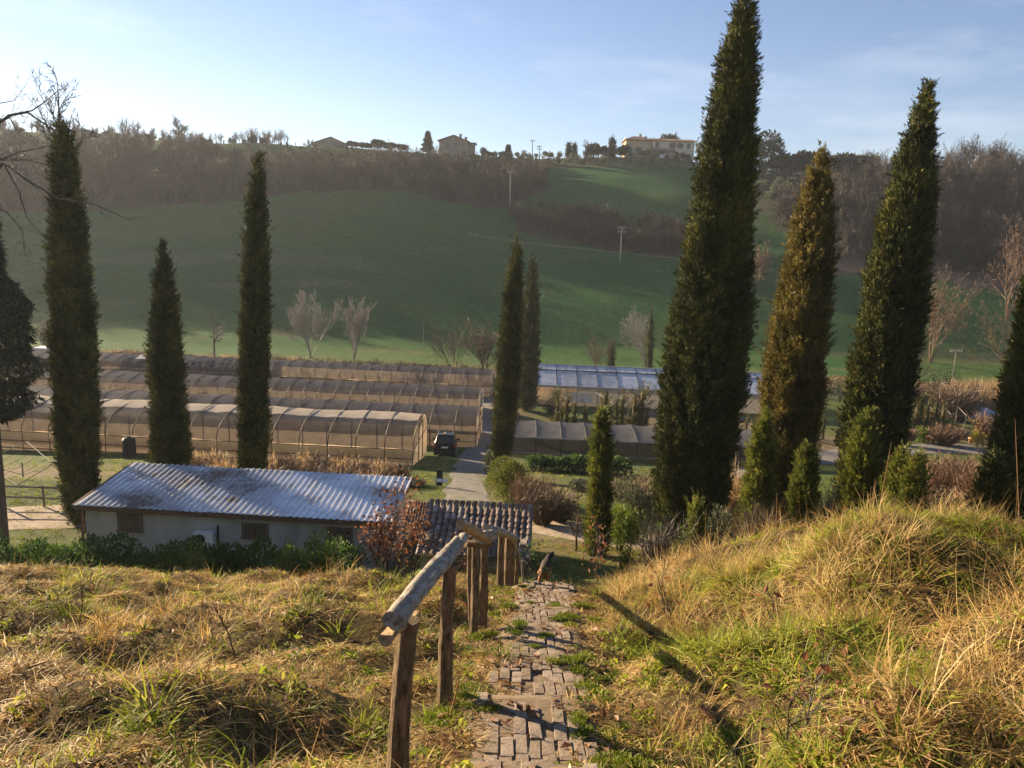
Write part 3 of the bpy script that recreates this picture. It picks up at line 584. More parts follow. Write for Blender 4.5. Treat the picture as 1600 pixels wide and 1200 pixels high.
# ---------------------------------------------------------------- poly tunnels
def tunnel(label, right_px, Yn, length, W=7.2, hs=1.35, hr=3.3, bay=1.95, yaw=R(1.5), roof='film_roof', net=(.10, .40), strip=None, side='film_beige', end='film_beige', end_open=False, bottom_rail=True):
    pr = P(right_px, 690, Yn); zg = hz(pr.x, Yn)-.1
    root = thing('poly_tunnel', label, 'greenhouse', (pr.x, Yn, zg), rotz=-yaw)       # origin: near right corner, tunnel runs to -x and +y
    def sec(a, grow=0.0): return (W/2-(W/2+grow)*math.cos(a), hs+(hr-hs+grow)*math.sin(a)**.85 if 0 < a < math.pi else hs)
    nb = int(length/bay); Lx = nb*bay
    def arch(a0, a1, x0, x1, name, mat, grow=0.0, sag=.012, na=12, seed=0):
        xs = np.linspace(x0, x1, max(2, int(abs(x1-x0)/(bay/3))+1)); V = []
        for x in xs:
            fr = (x/bay) % 1.0
            for a in np.linspace(a0, a1, na):
                y, z = sec(a, grow); s = sag*math.sin(math.pi*fr)**2
                V.append((x, y, z-s+.02*math.sin(x*3.1+a*5)+.03*math.sin(x*.7+a*2)+.035*float(vnoise(x*1.3, a*4, seed=int(Yn)))))
        i = np.arange(len(xs)-1)[:, None]*na+np.arange(na-1)[None]; q = np.stack([i, i+1, i+na+1, i+na], -1).reshape(-1, 4)
        return link(name, mesh_np(name, V, q, mat, smooth=True), root)
    arch(.02, math.pi-.02, 0, -Lx, 'roof_film', roof)
    if net: arch(net[0]*math.pi, net[1]*math.pi, -.05, -Lx, 'shade_net', 'shade_net', .05, .018)
    if strip: arch(strip[0]*math.pi, strip[1]*math.pi, -.02, -Lx, 'ridge_film', 'film_light', .07, .03)
    hm = MB(); pts = [(0, -.03, -.4), (0, -.03, hs)] + [(0,)+sec(a, .085) for a in np.linspace(.05, math.pi-.05, 14)] + [(0, W+.03, hs), (0, W+.03, -.8)]
    hm.tube(pts, .030, 4, cap=False); hme = hm.mesh('hoop', 'steel_dark')
    pm = MB(); pm.add([(-.03, 0, -.25), (-bay+.03, 0, -.25), (-bay+.03, 0, hs*.48), (-.03, 0, hs*.48), (-.03, .012, hs), (-bay+.03, .012, hs)], [(0, 1, 2, 3), (3, 2, 5, 4)]); pme = pm.mesh('side_panel', side)
    rh = random.Random(nb+int(right_px))
    for i in range(nb+1):
        o = link('hoop', hme, root, (-i*bay+rh.uniform(-.07, .07), 0, rh.uniform(-.03, .03))); o.rotation_euler = (rh.uniform(-.008, .008), rh.uniform(-.025, .025), 0)
        if i < nb: link('side_panel', pme, root, (-i*bay, 0, 0))
    for z, r in ((hs, .035), (hs*.46, .028)) + (((.02, .04),) if bottom_rail else ()):
        m = MB(); m.tube([(0, -.05, z), (-Lx, -.05, z)], r, 4); m.build('side_rail', 'steel_dark', root)
    m = MB(); m.quad((0, W, -.9), (-Lx, W, -.9), (-Lx, W, hs), (0, W, hs)); m.build('back_film', side, root)
    # right-hand end wall with its door frame
    pe = [(0.02,)+sec(a, -.02) for a in np.linspace(0, math.pi, 18)]
    V = [(0.02, 0, -.9)] + pe + [(0.02, W, -.9)]
    m = MB(); m.add(V, [tuple(range(len(V)))]); m.build('end_wall', end, root)
    m = MB()
    for yy in (W*.36, W*.64): m.tube([(.05, yy, -.5), (.05, yy, 2.3)], .035, 4)
    m.tube([(.05, W*.36, 2.3), (.05, W*.64, 2.3)], .035, 4); m.tube([(.05, .1, hs), (.05, W-.1, hs)], .03, 4); m.build('door_frame', 'steel_dark', root)
    return root
t1 = tunnel('nearest long plastic tunnel with pale ridge strip and beige side panels, left of car', 645, 50.8, 46, W=6.8, hs=1.2, hr=2.7, net=(.16, .42), strip=(.40, .64))
t2 = tunnel('brown plastic tunnel whose beige end bays stand right behind the parked car', 744, 62.8, 58, W=6.8, hs=1.25, hr=2.65, net=(.12, .66))
t3 = tunnel('dark plastic tunnel with white end wall, third row back from the shed', 746, 73.6, 70, W=6.8, hr=2.75, net=(.20, .80), end='film_white', bay=1.6)
t4 = tunnel('farthest plastic tunnel, nearest to the field, with white end beside the drive', 764, 86.4, 44, W=6.8, hr=2.6, net=(.30, .80), end='film_white', bay=1.6)
t5 = tunnel('dark far tunnel continuing the farthest row, left behind the cypresses', 412, 87.0, 40, W=6.8, hr=2.6, net=(.08, .80), bay=1.6, end='film_white')
# white sheet hanging over the end of the far row
m = MB(); p4 = t4.location
rng = rng_(5); n = 6; V = []
for i in range(n):
    for j in range(9):
        a = .30*math.pi+.55*math.pi*j/8*.5; V.append((-42+i*.45+.05*math.sin(j), 3.4-3.55*math.cos(a), 1.35+1.38*math.sin(a)**.85+.02*((i*j) % 3)))
link('white_sheet', mesh_np('white_sheet', V, np.array([(i*9+j, i*9+j+1, (i+1)*9+j+1, (i+1)*9+j) for i in range(n-1) for j in range(8)]), 'film_white', smooth=True), t4)

# ---------------------------------------------------------------- glasshouse
pg = P(838, 600, 84.0); gzz = hz(pg.x+10, 86)-.1
gh = thing('glasshouse', 'long glasshouse with blue reflecting roof panes and pale lower wall', 'greenhouse', (pg.x, 84.0, gzz), rotz=R(-1.0))
BW, NB, EV, RZ, DP = 2.3, 12, 2.35, 3.9, 4.6
up = MB(); up.add([(.04, 0, 0), (BW-.04, 0, 0), (BW-.04, DP*.70, (RZ-EV)*.70), (.04, DP*.70, (RZ-EV)*.70)], [(0, 1, 2, 3)]); low_me = up.mesh('roof_pane', 'glass_pane')
half = MB(); half.add([(.03, DP*.72, (RZ-EV)*.72+.02), (BW/2-.03, DP*.72, (RZ-EV)*.72+.02), (BW/2-.03, DP, RZ-EV), (.03, DP, RZ-EV)], [(0, 1, 2, 3)]); top_me = half.mesh('ridge_pane', 'glass_pane')
wl = MB(); wl.add([(.05, .02, -.3), (BW-.05, .02, -.3), (BW-.05, .02, EV-.22), (.05, .02, EV-.22)], [(0, 1, 2, 3)])
wall_a, wall_b = wl.mesh('wall_panel', 'film_light'), wl.mesh('wall_panel', 'film_beige')
bar = MB(); bar.box((0, DP/2, (RZ-EV)/2), (.07, math.hypot(DP, RZ-EV), .08), rx=math.atan2(RZ-EV, DP)); bar_me = bar.mesh('glazing_bar', 'steel_dark')
po = MB(); po.box((0, 0, EV/2-.15), (.08, .08, EV+.3)); post_me = po.mesh('wall_post', 'galvanised')
for i in range(NB):
    link('roof_pane', low_me, gh, (i*BW, 0, EV)); link('ridge_pane', top_me, gh, (i*BW, 0, EV)); link('ridge_pane', top_me, gh, (i*BW+BW/2, 0, EV))
    link('wall_panel', wall_b if i < 2 else wall_a, gh, (i*BW, 0, 0))
for i in range(NB+1): link('glazing_bar', bar_me, gh, (i*BW, 0, EV)); link('wall_post', post_me, gh, (i*BW, -.03, 0))
m = MB(); m.box((NB*BW/2, -.08, EV-.12), (NB*BW, .2, .22)); m.build('gutter', 'galvanised', gh)
m = MB(); m.box((NB*BW/2, DP*.71, EV+(RZ-EV)*.71+.04), (NB*BW, .08, .08)); m.build('purlin', 'steel_dark', gh)
m = MB(); m.box((NB*BW/2, DP, RZ+.03), (NB*BW, .14, .1)); m.build('ridge_cap', 'galvanised', gh)
m = MB(); m.quad((0, DP+.06, RZ), (NB*BW, DP+.06, RZ), (NB*BW, 2*DP, EV), (0, 2*DP, EV)); m.quad((0, 2*DP, EV), (NB*BW, 2*DP, EV), (NB*BW, 2*DP, -.3), (0, 2*DP, -.3)); m.build('back_glazing', 'glass_pane', gh)
m = MB(); m.add([(0, .05, -.3), (0, 2*DP-.05, -.3), (0, 2*DP-.05, EV-.02), (0, DP, RZ-.05), (0, .05, EV-.02)], [(0, 1, 2, 3, 4)]); m.build('gable_end', 'film_beige', gh)
m = MB(); m.add([(3.2, -.06, .55), (6.1, -.06, .5), (6.3, -.06, 1.0), (5.9, -.06, 1.55), (3.2, -.06, 1.62)], [(0, 1, 2, 3, 4)]); m.build('highlight_patch', 'film_white', gh)  # white patch painted in for the bright highlight at an opening in the wall

# ---------------------------------------------------------------- low shade-net house
pn = P(798, 690, 58.6); nzz = hz(pn.x+8, 60)
nh = thing('net_house', 'low nursery frame covered with dark shade netting, right of the drive', 'greenhouse', (pn.x, 58.6, nzz-.1), rotz=R(-.8))
BWn, NN, Hn, Dn = 2.0, 12, 1.95, 4.6
V = []; 
for i in range(5):
    for j in range(6):
        u, v = i/4, j/5; V.append((u*(BWn-.06)+.03, v*Dn, Hn+.30*math.sin(math.pi*v*.5)-.10*math.sin(math.pi*u)))
roof_me = mesh_np('roof_net', V, np.array([(i*6+j, i*6+j+1, (i+1)*6+j+1, (i+1)*6+j) for i in range(4) for j in range(5)]), 'net_roof', smooth=True)
wl = MB(); wl.add([(.03, 0, -.5), (BWn-.03, 0, -.5), (BWn-.03, .0, Hn-.05), (.03, .0, Hn-.05)], [(0, 1, 2, 3)]); film_mat('net_dark', (.035, .033, .034), trans=.3, clear=.16, col2=(.022, .021, .022), scale=.7)
side_me = wl.mesh('side_net', 'net_dark')
bk = wl.mesh('back_net', 'shade_net')
fr = MB(); fr.tube([(0, 0, -.7), (0, 0, Hn), (0, Dn*.5, Hn+.25), (0, Dn, Hn+.32), (0, Dn, -.7)], .035, 4); fr_me = fr.mesh('frame', 'steel_dark')
for i in range(NN):
    link('roof_net', roof_me, nh, (i*BWn, 0, 0)); link('side_net', side_me, nh, (i*BWn, 0, 0)); link('back_net', bk, nh, (i*BWn, Dn, 0))
for i in range(NN+1): link('frame', fr_me, nh, (i*BWn, 0, 0))
m = MB(); m.tube([(0, -.03, Hn), (NN*BWn, -.03, Hn)], .03, 4); m.build('eave_rail', 'galvanised', nh)
m = MB(); m.tube([(0, -.03, .7), (NN*BWn, -.03, .7)], .018, 4); m.build('middle_wire', 'galvanised', nh)

# ---------------------------------------------------------------- white shed with ribbed metal roof
A = P(114, 791, 27.3); SY = R(-2.4); SL, SDp = 12.1, 4.3
shed = thing('shed', 'long white shed with ribbed grey metal roof, beside the dirt road', 'shed', (A.x, A.y, A.z), rotz=SY)     # origin: left end of the front eave
rise = .36; nsheet = 12; sw = SL/nsheet
m = MB(); prof = []
for k in range(4):
    x0 = k*sw/4; prof += [(x0, 0), (x0+sw*.16, 0), (x0+sw*.185, .045), (x0+sw*.225, .045)]
prof.append((sw, 0)); prof = np.array(prof); V = []
for t in (0, .5, 1): V += [(x, t*SDp, z+t*rise-.012*math.sin(t*3.1)) for x, z in prof]
k = len(prof); F = [(j*k+i, j*k+i+1, (j+1)*k+i+1, (j+1)*k+i) for j in range(2) for i in range(k-1)]
m.add(V, F); sheet_me = m.mesh('roof_sheet', 'roof_metal'); rs = random.Random(3)
for i in range(nsheet):
    o = link('roof_sheet', sheet_me, shed, (i*sw, rs.uniform(-.04, .02), .05+rs.uniform(0, .012)))
    md = o.modifiers.new('thickness', 'SOLIDIFY'); md.thickness = .004
wall_h = 2.35; fy = .42
m = MB(); m.box((SL/2, fy, -wall_h/2-.05), (SL-.5, .22, wall_h)); m.box((.36, SDp/2+.1, -wall_h/2+.08), (.22, SDp-.9, wall_h)); m.box((SL-.36, SDp/2+.1, -wall_h/2+.08), (.22, SDp-.9, wall_h)); m.box((SL/2, SDp-.25, -wall_h/2+.18), (SL-.5, .22, wall_h+.1)); m.build('wall', 'plaster', shed)
m = MB(); m.box((SL/2, .05, -.06), (SL+.04, .10, .16)); m.build('eave_board', 'rust_steel', shed)
m = MB(); m.box((-.02, SDp/2, rise/2+.0), (.06, SDp, .14), rx=math.atan2(rise, SDp)); m.build('verge_board', 'rust_steel', shed)
m = MB(); m.tube([(.12, .3, -.1), (.12, .3, -2.4)], .05, 8); m.build('downpipe', 'rust_steel', shed)
for x, w, z0, z1 in ((1.55, .9, -.98, -.30), (6.35, .95, -1.0, -.42), (9.6, .9, -1.0, -.4)):
    m = MB(); yq = fy-.14
    m.box((x+w/2, yq, z1), (w+.1, .07, .06)); m.box((x+w/2, yq-.02, z0), (w+.16, .12, .05)); m.box((x, yq, (z0+z1)/2), (.06, .07, z1-z0-.06)); m.box((x+w, yq, (z0+z1)/2), (.06, .07, z1-z0-.06)); f = m.build('window', 'brown_paint', shed)
    m = MB(); m.box((x+w/2, yq+.02, (z0+z1)/2), (w-.06, .02, z1-z0-.06)); m.build('pane', 'dark_pane', f)
    bm_ = MB(); bm_.box((0, 0, 0), (.07, .025, z1-z0-.07)); bme = bm_.mesh('slat', 'brown_paint')
    for q in range(8): link('slat', bme, f, (x+.08+q*(w-.16)/7, yq-.012, (z0+z1)/2))
ac = thing('air_conditioner', 'small white outdoor unit on the shed wall beside a black pipe', 'air conditioner', shed.matrix_world @ Vector((0, 0, 0)))
ac.location = Vector(shed.location)+Matrix.Rotation(SY, 3, 'Z') @ Vector((4.95, .08, -1.25)); ac.rotation_euler = (0, 0, SY)
m = MB(); m.box((0, 0, .25), (.75, .28, .5)); m.build('casing', 'white_paint', ac)
m = MB(); m.tube([(-.1, -.145, .25), (-.1, -.155, .25)], [.2, .19], 16); m.build('fan_grille', 'steel_dark', ac)
m = MB(); m.tube([(.5, .06, -.05), (.5, .06, .75)], .04, 8); m.build('black_pipe', 'steel_dark', ac)

# ---------------------------------------------------------------- tiled hut
def tile_mat():
    m, nt, out = nodes_mat('roof_tile'); L = nt.links.new
    g = N(nt, 'ShaderNodeNewGeometry'); oi = N(nt, 'ShaderNodeObjectInfo')
    n1 = N(nt, 'ShaderNodeTexNoise', Scale=9.0, Detail=6.0, Roughness=.7); L(g.outputs['Position'], n1.inputs['Vector'])
    a = N(nt, 'ShaderNodeMath', operation='MULTIPLY_ADD'); a.inputs[1].default_value = .45; L(oi.outputs['Random'], a.inputs[0]); L(n1.outputs['Fac'], a.inputs[2])
    c = ramp(nt, a.outputs[0], [(.35, (.07, .05, .04)), (.55, (.16, .115, .09)), (.75, (.25, .185, .145)), (.95, (.34, .31, .27))])
    p = N(nt, 'ShaderNodeBsdfPrincipled', Roughness=.9); p.inputs['Specular IOR Level'].default_value = .2; L(c, p.inputs['Base Color']); L(p.outputs[0], out.inputs['Surface'])
tile_mat()
ER, RR = P(829, 876, 22.0), P(836, 799, 24.4); hy = math.atan2(-(RR.x-ER.x), RR.y-ER.y)*.6
HW = 3.55; pit = math.atan2(RR.z-ER.z, RR.y-ER.y); HL = math.hypot(RR.z-ER.z, RR.y-ER.y)
hut = thing('hut', 'low hut with old clay tile roof at the foot of the steps', 'hut', ER, rotz=hy)        # origin: right end of the near eave; runs to -x, +y
m = MB(); wdt, Lt = .19, .42; V = []
for j, t in enumerate((0, 1)):
    for i in range(7):
        a = math.pi*i/6; rr = (wdt/2)*(1.0-.16*t); V.append((-rr*math.cos(a), t*Lt, rr*math.sin(a)*.8+.02*(1-t)))
        
for j, t in enumerate((0, 1)):
    for i in range(7):
        a = math.pi*i/6; rr = (wdt/2)*(1.0-.16*t)-.016; V.append((-rr*math.cos(a), t*Lt, rr*math.sin(a)*.8+.02*(1-t)))
F = [(i, i+7, i+8, i+1) for i in range(6)]+[(14+i, 14+i+1, 21+i+1, 21+i) for i in range(6)]+[(i, i+1, 15+i, 14+i) for i in range(6)]+[(7+i, 21+i, 22+i, 8+i) for i in range(6)]
m.add(V, F); tile_me = m.mesh('roof_tile', 'roof_tile'); rs = random.Random(8)
roof = thing('roof', None, None); roof.parent = hut; roof.rotation_euler = (pit, 0, 0)
for k_ in ('label', 'category'): 
    if k_ in roof: del roof[k_]
m = MB(); m.box((-HW/2, HL/2, -.05), (HW, HL, .06)); deck = m.build('roof_deck', 'stone_wall', roof)
ncol, nrow = 17, 8
for i in range(ncol):
    for j in range(nrow):
        o = link('roof_tile', tile_me, roof, (-(i+.5)*HW/ncol+rs.uniform(-.012, .012), j*(HL-.1)/nrow-.05+rs.uniform(-.02, .02), .018+rs.uniform(0, .012))); o.rotation_euler = (rs.uniform(-.02, .04), 0, rs.uniform(-.05, .05))
for i in range(ncol):                                   # raised ends along the top of the roof
    o = link('ridge_tile', tile_me, roof, (-(i+.5)*HW/ncol, HL+.27, .05)); o.rotation_euler = (-.55, 0, math.pi+rs.uniform(-.06, .06)); o.scale = (1.05, .8, 1.1)
m = MB(); m.box((-HW/2, .25, -.75), (HW-.3, .2, 1.35)); m.box((-.25, 1.3, -.5), (.2, 1.9, 1.7)); m.box((-HW+.25, 1.3, -.5), (.2, 1.9, 1.7)); m.box((-HW/2, 2.25, -.42), (HW-.3, .2, 1.75)); m.build('wall', 'stone_wall', hut)
# second roof slope away from us
m = MB(); m.add([(0, RR.y-ER.y+.06, RR.z-ER.z-.06), (-HW, RR.y-ER.y+.06, RR.z-ER.z-.06), (-HW, RR.y-ER.y+.9, RR.z-ER.z-.45), (0, RR.y-ER.y+.9, RR.z-ER.z-.45)], [(0, 1, 2, 3)]); m.build('rear_roof', 'roof_far', hut)
# lean-to of brown sheet iron between shed and hut
LT = P(626, 836, 24.5); LR = P(664, 836, 24.5)
lt = thing('lean_to', 'rusty brown sheet lean-to between white shed and tiled hut', 'lean-to', LT)
w = LR.x-LT.x
m = MB(); V = []
for t in (0, 1):
    for i in range(17): V.append((w*i/16, t*1.9, .52*t+.025*(i % 2)))
m.add(V, [(i, i+1, i+18, i+17) for i in range(16)]); m.build('sheet_roof', 'rust_steel', lt)
for x in (.08, w-.08):
    for y, z in ((.1, 0), (1.8, .45)):
        m = MB(); m.box((x, y, z-.75), (.09, .09, 1.5)); m.build('post', 'wood_grey', lt)
m = MB(); m.box((w/2, 1.75, -.35), (w-.2, .05, 1.5)); m.build('back_board', 'brown_paint', lt)

# ---------------------------------------------------------------- parked car, seen from behind
surf_mat('car_paint', flat_stops((.018, .020, .022), .1), rough=.22, bump=0, spec=.6)
surf_mat('car_trim', flat_stops((.02, .02, .02), .1), rough=.6, bump=0)
surf_mat('tyre', flat_stops((.02, .02, .02), .2), rough=.9, bump=0)
surf_mat('lamp_red', flat_stops((.30, .02, .015), .1), rough=.25, bump=0, spec=.6)
surf_mat('lamp_amber', flat_stops((.75, .22, .03), .1), rough=.3, bump=0, spec=.6)
surf_mat('silver', flat_stops((.6, .61, .62), .05), rough=.3, metallic=.8, bump=0)
cp = base(697, 57.3); cz = hz(cp.x, 58.5)
car = thing('parked_car', 'small dark car parked tail towards us on the grass by the tunnels', 'car', (cp.x, 57.3, cz+.02), rotz=R(2)); car.scale = (1.02, 1.0, 1.12)
car.rotation_euler[0] = R(-7)
def loft(secs, mat, name, parent, smooth=True):
    """secs: list of (y, [(x, z)...]) cross-sections"""
    k = len(secs[0][1]); V = [(x, y, z) for y, s in secs for x, z in s]; F = []
    for j in range(len(secs)-1):
        for i in range(k): F.append((j*k+i, j*k+(i+1) % k, (j+1)*k+(i+1) % k, (j+1)*k+i))
    F.append(tuple(range(k))); F.append(tuple(range((len(secs)-1)*k, len(secs)*k))[::-1])
    m = MB(); m.add(V, F); o = m.build(name, mat, parent, smooth)
    md = o.modifiers.new('b', 'BEVEL'); md.width = .03; md.segments = 2; md.limit_method = 'ANGLE'; md.angle_limit = R(35)
    return o
def csec(w, z0, zb, zt, wt): return [(-w*.92, z0), (w*.92, z0), (w, z0+.15), (w, zb), (wt, zt-.06), (wt*.86, zt), (-wt*.86, zt), (-wt, zt-.06), (-w, zb), (-w, z0+.15)]
loft([(0, csec(.80, .32, .95, .99, .70)), (.06, csec(.84, .28, 1.0, 1.14, .72)), (.28, csec(.85, .26, 1.0, 1.58, .62)), (.55, csec(.85, .25, 1.0, 1.66, .62)), (1.9, csec(.85, .25, 1.0, 1.68, .62)), (2.4, csec(.85, .25, 1.0, 1.62, .60)), (3.05, csec(.85, .25, .98, 1.04, .72)), (3.85, csec(.82, .27, .86, .90, .68)), (4.0, csec(.74, .33, .70, .74, .60))], 'car_paint', 'body', car)
m = MB(); m.add([(-.60, .03, 1.05), (.60, .03, 1.05), (.50, .24, 1.52), (-.50, .24, 1.52)], [(0, 1, 2, 3)]); m.build('rear_window', 'dark_pane', car)
for s in (-1, 1):
    m = MB(); m.add([(s*.855, .55, 1.02), (s*.855, 2.55, 1.02), (s*.645, 2.1, 1.58), (s*.645, .55, 1.58)], [(0, 1, 2, 3)]); m.build('side_window', 'dark_pane', car)
    m = MB(); m.box((s*.74, .01, .93), (.14, .07, .34)); m.build('tail_lamp', 'lamp_red', car)
    m = MB(); m.box((s*.96, 2.45, 1.05), (.2, .1, .14)); m.build('wing_mirror', 'car_paint', car)
    m = MB(); m.tube([(s*.56, .5, 1.70), (s*.56, .7, 1.74), (s*.56, 1.9, 1.75), (s*.56, 2.1, 1.70)], .02, 6); m.build('roof_rail', 'silver', car)
    for y in (.72, 3.1):
        wh = thing('wheel', None, None); wh.parent = car; wh.location = (s*.76, y, .3)
        m = MB(); m.tube([(-.09, 0, 0), (-.07, 0, 0), (.07, 0, 0), (.09, 0, 0)], [.25, .3, .3, .25], 18); m.build('tyre', 'tyre', wh, True)
        m = MB(); m.tube([(s*.085, 0, 0), (s*.1, 0, 0)], [.19, .17], 14); m.build('rim', 'silver', wh)
m = MB(); m.box((0, -.03, .42), (1.62, .14, .24)); o = m.build('bumper', 'car_trim', car)
m = MB(); m.box((0, -.03, .78), (.52, .02, .12)); m.build('number_plate', 'white_paint', car)
m = MB(); m.box((0, .33, 1.66), (1.1, .12, .04)); m.build('spoiler', 'silver', car)
m = MB(); m.tube([(0, .45, 1.66), (0, .45, 1.72), (0, .45, 1.80)], [.07, .07, .03], 10); m.build('amber_lamp', 'lamp_amber', car)
m = MB(); m.tube([(-.2, .04, 1.08), (.25, .05, 1.14)], .012, 4); m.build('wiper', 'car_trim', car)

# ---------------------------------------------------------------- sign and stakes by the drive
sp_ = base(693, 41.5); sg = thing('notice_board', 'small white board on a dark post beside the gravel drive', 'sign', sp_)
m = MB(); m.box((-.1, .02, .55), (.34, .10, .95)); m.build('post', 'steel_dark', sg)
m = MB(); m.box((.05, -.08, .42), (.58, .03, .22), rx=R(-40)); m.build('board', 'white_paint', sg)
for px, Y, h, lean, lb in ((694, 40.6, 1.35, .05, 'thin pale stake in front of the white board'), (684, 39.8, .75, -.03, 'short pale stake left of the white board'), (701, 46.5, 1.35, -.22, 'leaning pale pole in front of the parked car')):
    q = base(px, Y); m = MB(); m.tube([(0, 0, -.1), (lean*.5, 0, h*.5), (lean, 0, h)], [.022, .02, .014], 6); o = m.build('stake', 'wood_grey'); o.location = q; tag(o, lb, 'stake')

# ---------------------------------------------------------------- utility poles
surf_mat('pole_grey', flat_stops((.24, .225, .20), .2), rough=.9, bump=0, scale=2)
def pole(px, ty, by, Y, label, arms=1, r=.12, lean=0, mat='pole_grey'):
    Y = FY(Y); b = P(px, by, Y); t = P(px+lean, ty, Y); g = hz(b.x, Y); root = thing('utility_pole', label, 'utility pole', (b.x, Y, g-.1))
    h = max(t.z-g, 2); r *= .75; m = MB(); m.tube([(0, 0, -.3), (t.x-b.x, 0, h)], [r*1.2, r*.8], 8); m.build('shaft', mat, root)
    for k in range(arms):
        z = h-.35-.8*k; x = (t.x-b.x)*z/h; m = MB(); m.box((x, 0, z), (1.7, .12, .12)); m.build('crossarm', mat, root)
        for s in (-.75, -.4, .4, .75):
            m = MB(); m.tube([(x+s, 0, z+.06), (x+s, 0, z+.34)], [.06, .09], 6); m.build('insulator', 'pole_grey', root)
    return root
pole(797, 266, 316, 222, 'pale pole at the right end of the dark hillside wood', 1, .22, lean=1)
pole(969, 353, 408, 180, 'pale pole standing on the slope in front of the dark hedgerow', 2, .15, lean=3)
pole(832, 218, 244, 302, 'tall skyline pole left of the two slim far cypresses', 1, .18)
pole(843, 227, 244, 302, 'shorter skyline pole with crossarms nearest the slim far cypresses', 2, .18)
pole(819, 234, 275, 285, 'pole on the hilltop slope below the skyline poles', 1, .16)
pole(662, 505, 548, 118, 'thin lone pole at the bottom of the big green field', 0, .05)
pole(1489, 545, 585, 108, 'thin pole rising out of the golden reeds at right', 1, .07, lean=6)
pole(1261, 250, 275, 285, 'pale pole beside the small white house on the right hill', 0, .16)

# ---------------------------------------------------------------- houses on the ridge
def window(root, x, y, z, w, h, shut=None):
    m = MB(); m.box((x, y-.02, z), (w+.24, .14, h+.24)); f = m.build('window', shut or 'stone_wall', root)
    m = MB(); m.box((x, y-.07, z), (w, .08, h)); m.build('pane', 'dark_pane', f)
def gable_block(root, x0, x1, d, h, rise, wall, ridge_along='x', over=.5, y0=0, name='wall', hip=0, z0=-3):
    """walls and roof; front face on y0"""
    m = MB(); xm = (x0+x1)/2
    if ridge_along == 'x':
        m.add([(x0, y0, z0), (x1, y0, z0), (x1, y0+d, z0), (x0, y0+d, z0), (x0, y0, h), (x1, y0, h), (x1, y0+d, h), (x0, y0+d, h), (x0, y0+d/2, h+rise*.98), (x1, y0+d/2, h+rise*.98)], [(0, 1, 5, 4), (1, 2, 6, 9, 5), (2, 3, 7, 6), (3, 0, 4, 8, 7)])
    else:
        m.add([(x0, y0, z0), (x1, y0, z0), (x1, y0+d, z0), (x0, y0+d, z0), (x0, y0, h), (x1, y0, h), (x1, y0+d, h), (x0, y0+d, h), (xm, y0, h+rise*.98), (xm, y0+d, h+rise*.98)], [(0, 1, 5, 8, 4), (1, 2, 6, 5), (2, 3, 7, 9, 6), (3, 0, 4, 7)])
    m.build(name, wall, root)
    m = MB(); o = over; k = rise/(d/2 if ridge_along == 'x' else (x1-x0)/2); th = .22
    if ridge_along == 'x':
        a = [(x0-o, y0-o, h-o*k), (x1+o, y0-o, h-o*k), (x1+o-hip, y0+d/2, h+rise), (x0-o+hip, y0+d/2, h+rise), (x1+o, y0+d+o, h-o*k), (x0-o, y0+d+o, h-o*k)]
        fs = [(0, 1, 2, 3), (3, 2, 4, 5)] + ([(1, 4, 2), (5, 0, 3)] if hip else [])
    else:
        a = [(x0-o, y0-o, h-o*k), (xm, y0-o, h+rise), (xm, y0+d+o, h+rise), (x0-o, y0+d+o, h-o*k), (x1+o, y0-o, h-o*k), (x1+o, y0+d+o, h-o*k)]
        fs = [(0, 1, 2, 3), (1, 4, 5, 2)]
    m.add(a, fs); r = m.build('roof', 'roof_far', root); md = r.modifiers.new('t', 'SOLIDIFY'); md.thickness = th; md.offset = 1
    return r
def chimney(roof, x, y, z, h=1.4):
    m = MB(); m.box((x, y, z+h/2), (.7, .7, h)); m.box((x, y, z+h+.08), (.95, .95, .16)); m.build('chimney', 'stone_wall', roof)
def ridge_house(name, label, px0, px1, py, Y, rz=0):
    Y = FY(Y); a, b = P(px0, py, Y), P(px1, py, Y); return thing(name, label, 'house', (a.x, Y, a.z), rotz=rz), b.x-a.x
# the long farmhouse
r_, w_ = ridge_house('farmhouse', 'long pale farmhouse with red tile roof on the hilltop', 977, 1083, 245, 306)
s_ = w_/27.0
rf = gable_block(r_, 0, 10.2*s_, 9, 5.4, 1.4, 'plaster_ochre', hip=3.2); chimney(rf, 6.4*s_, 5.5, 6.3); chimney(rf, 8.2*s_, 3.5, 5.8, 1.0)
window(r_, 4.6*s_, 0, 2.4, .8, 1.3); window(r_, 5.7*s_, 0, 2.4, .8, 1.3); window(r_, 2.0*s_, 0, 2.2, .8, 1.2)
rf2 = gable_block(r_, 10.4*s_, 27*s_, 9, 5.3, 1.0, 'plaster_pale', y0=-.8)
for x in (12.2, 17.8, 18.9, 20.8, 21.9, 24.6): window(r_, x*s_, -.8, 4.0, .9, 1.35)
m = MB(); m.box((14.6*s_, -2.6, 1.0), (8.0*s_, 3.4, 3.6)); m.build('porch', 'stone_wall', r_)
m = MB(); m.add([(10.2*s_, -4.8, 1.9), (18.9*s_, -4.8, 1.9), (18.6*s_, -.82, 3.1), (10.5*s_, -.82, 3.1)], [(0, 1, 2, 3)]); o = m.build('porch_roof', 'roof_far', r_); md = o.modifiers.new('t', 'SOLIDIFY'); md.thickness = .2
for x in (13.3, 14.6): m = MB(); m.box((x*s_, -4.36, .0), (.9, .1, 2.0)); m.build('porch_door', 'white_paint', r_)
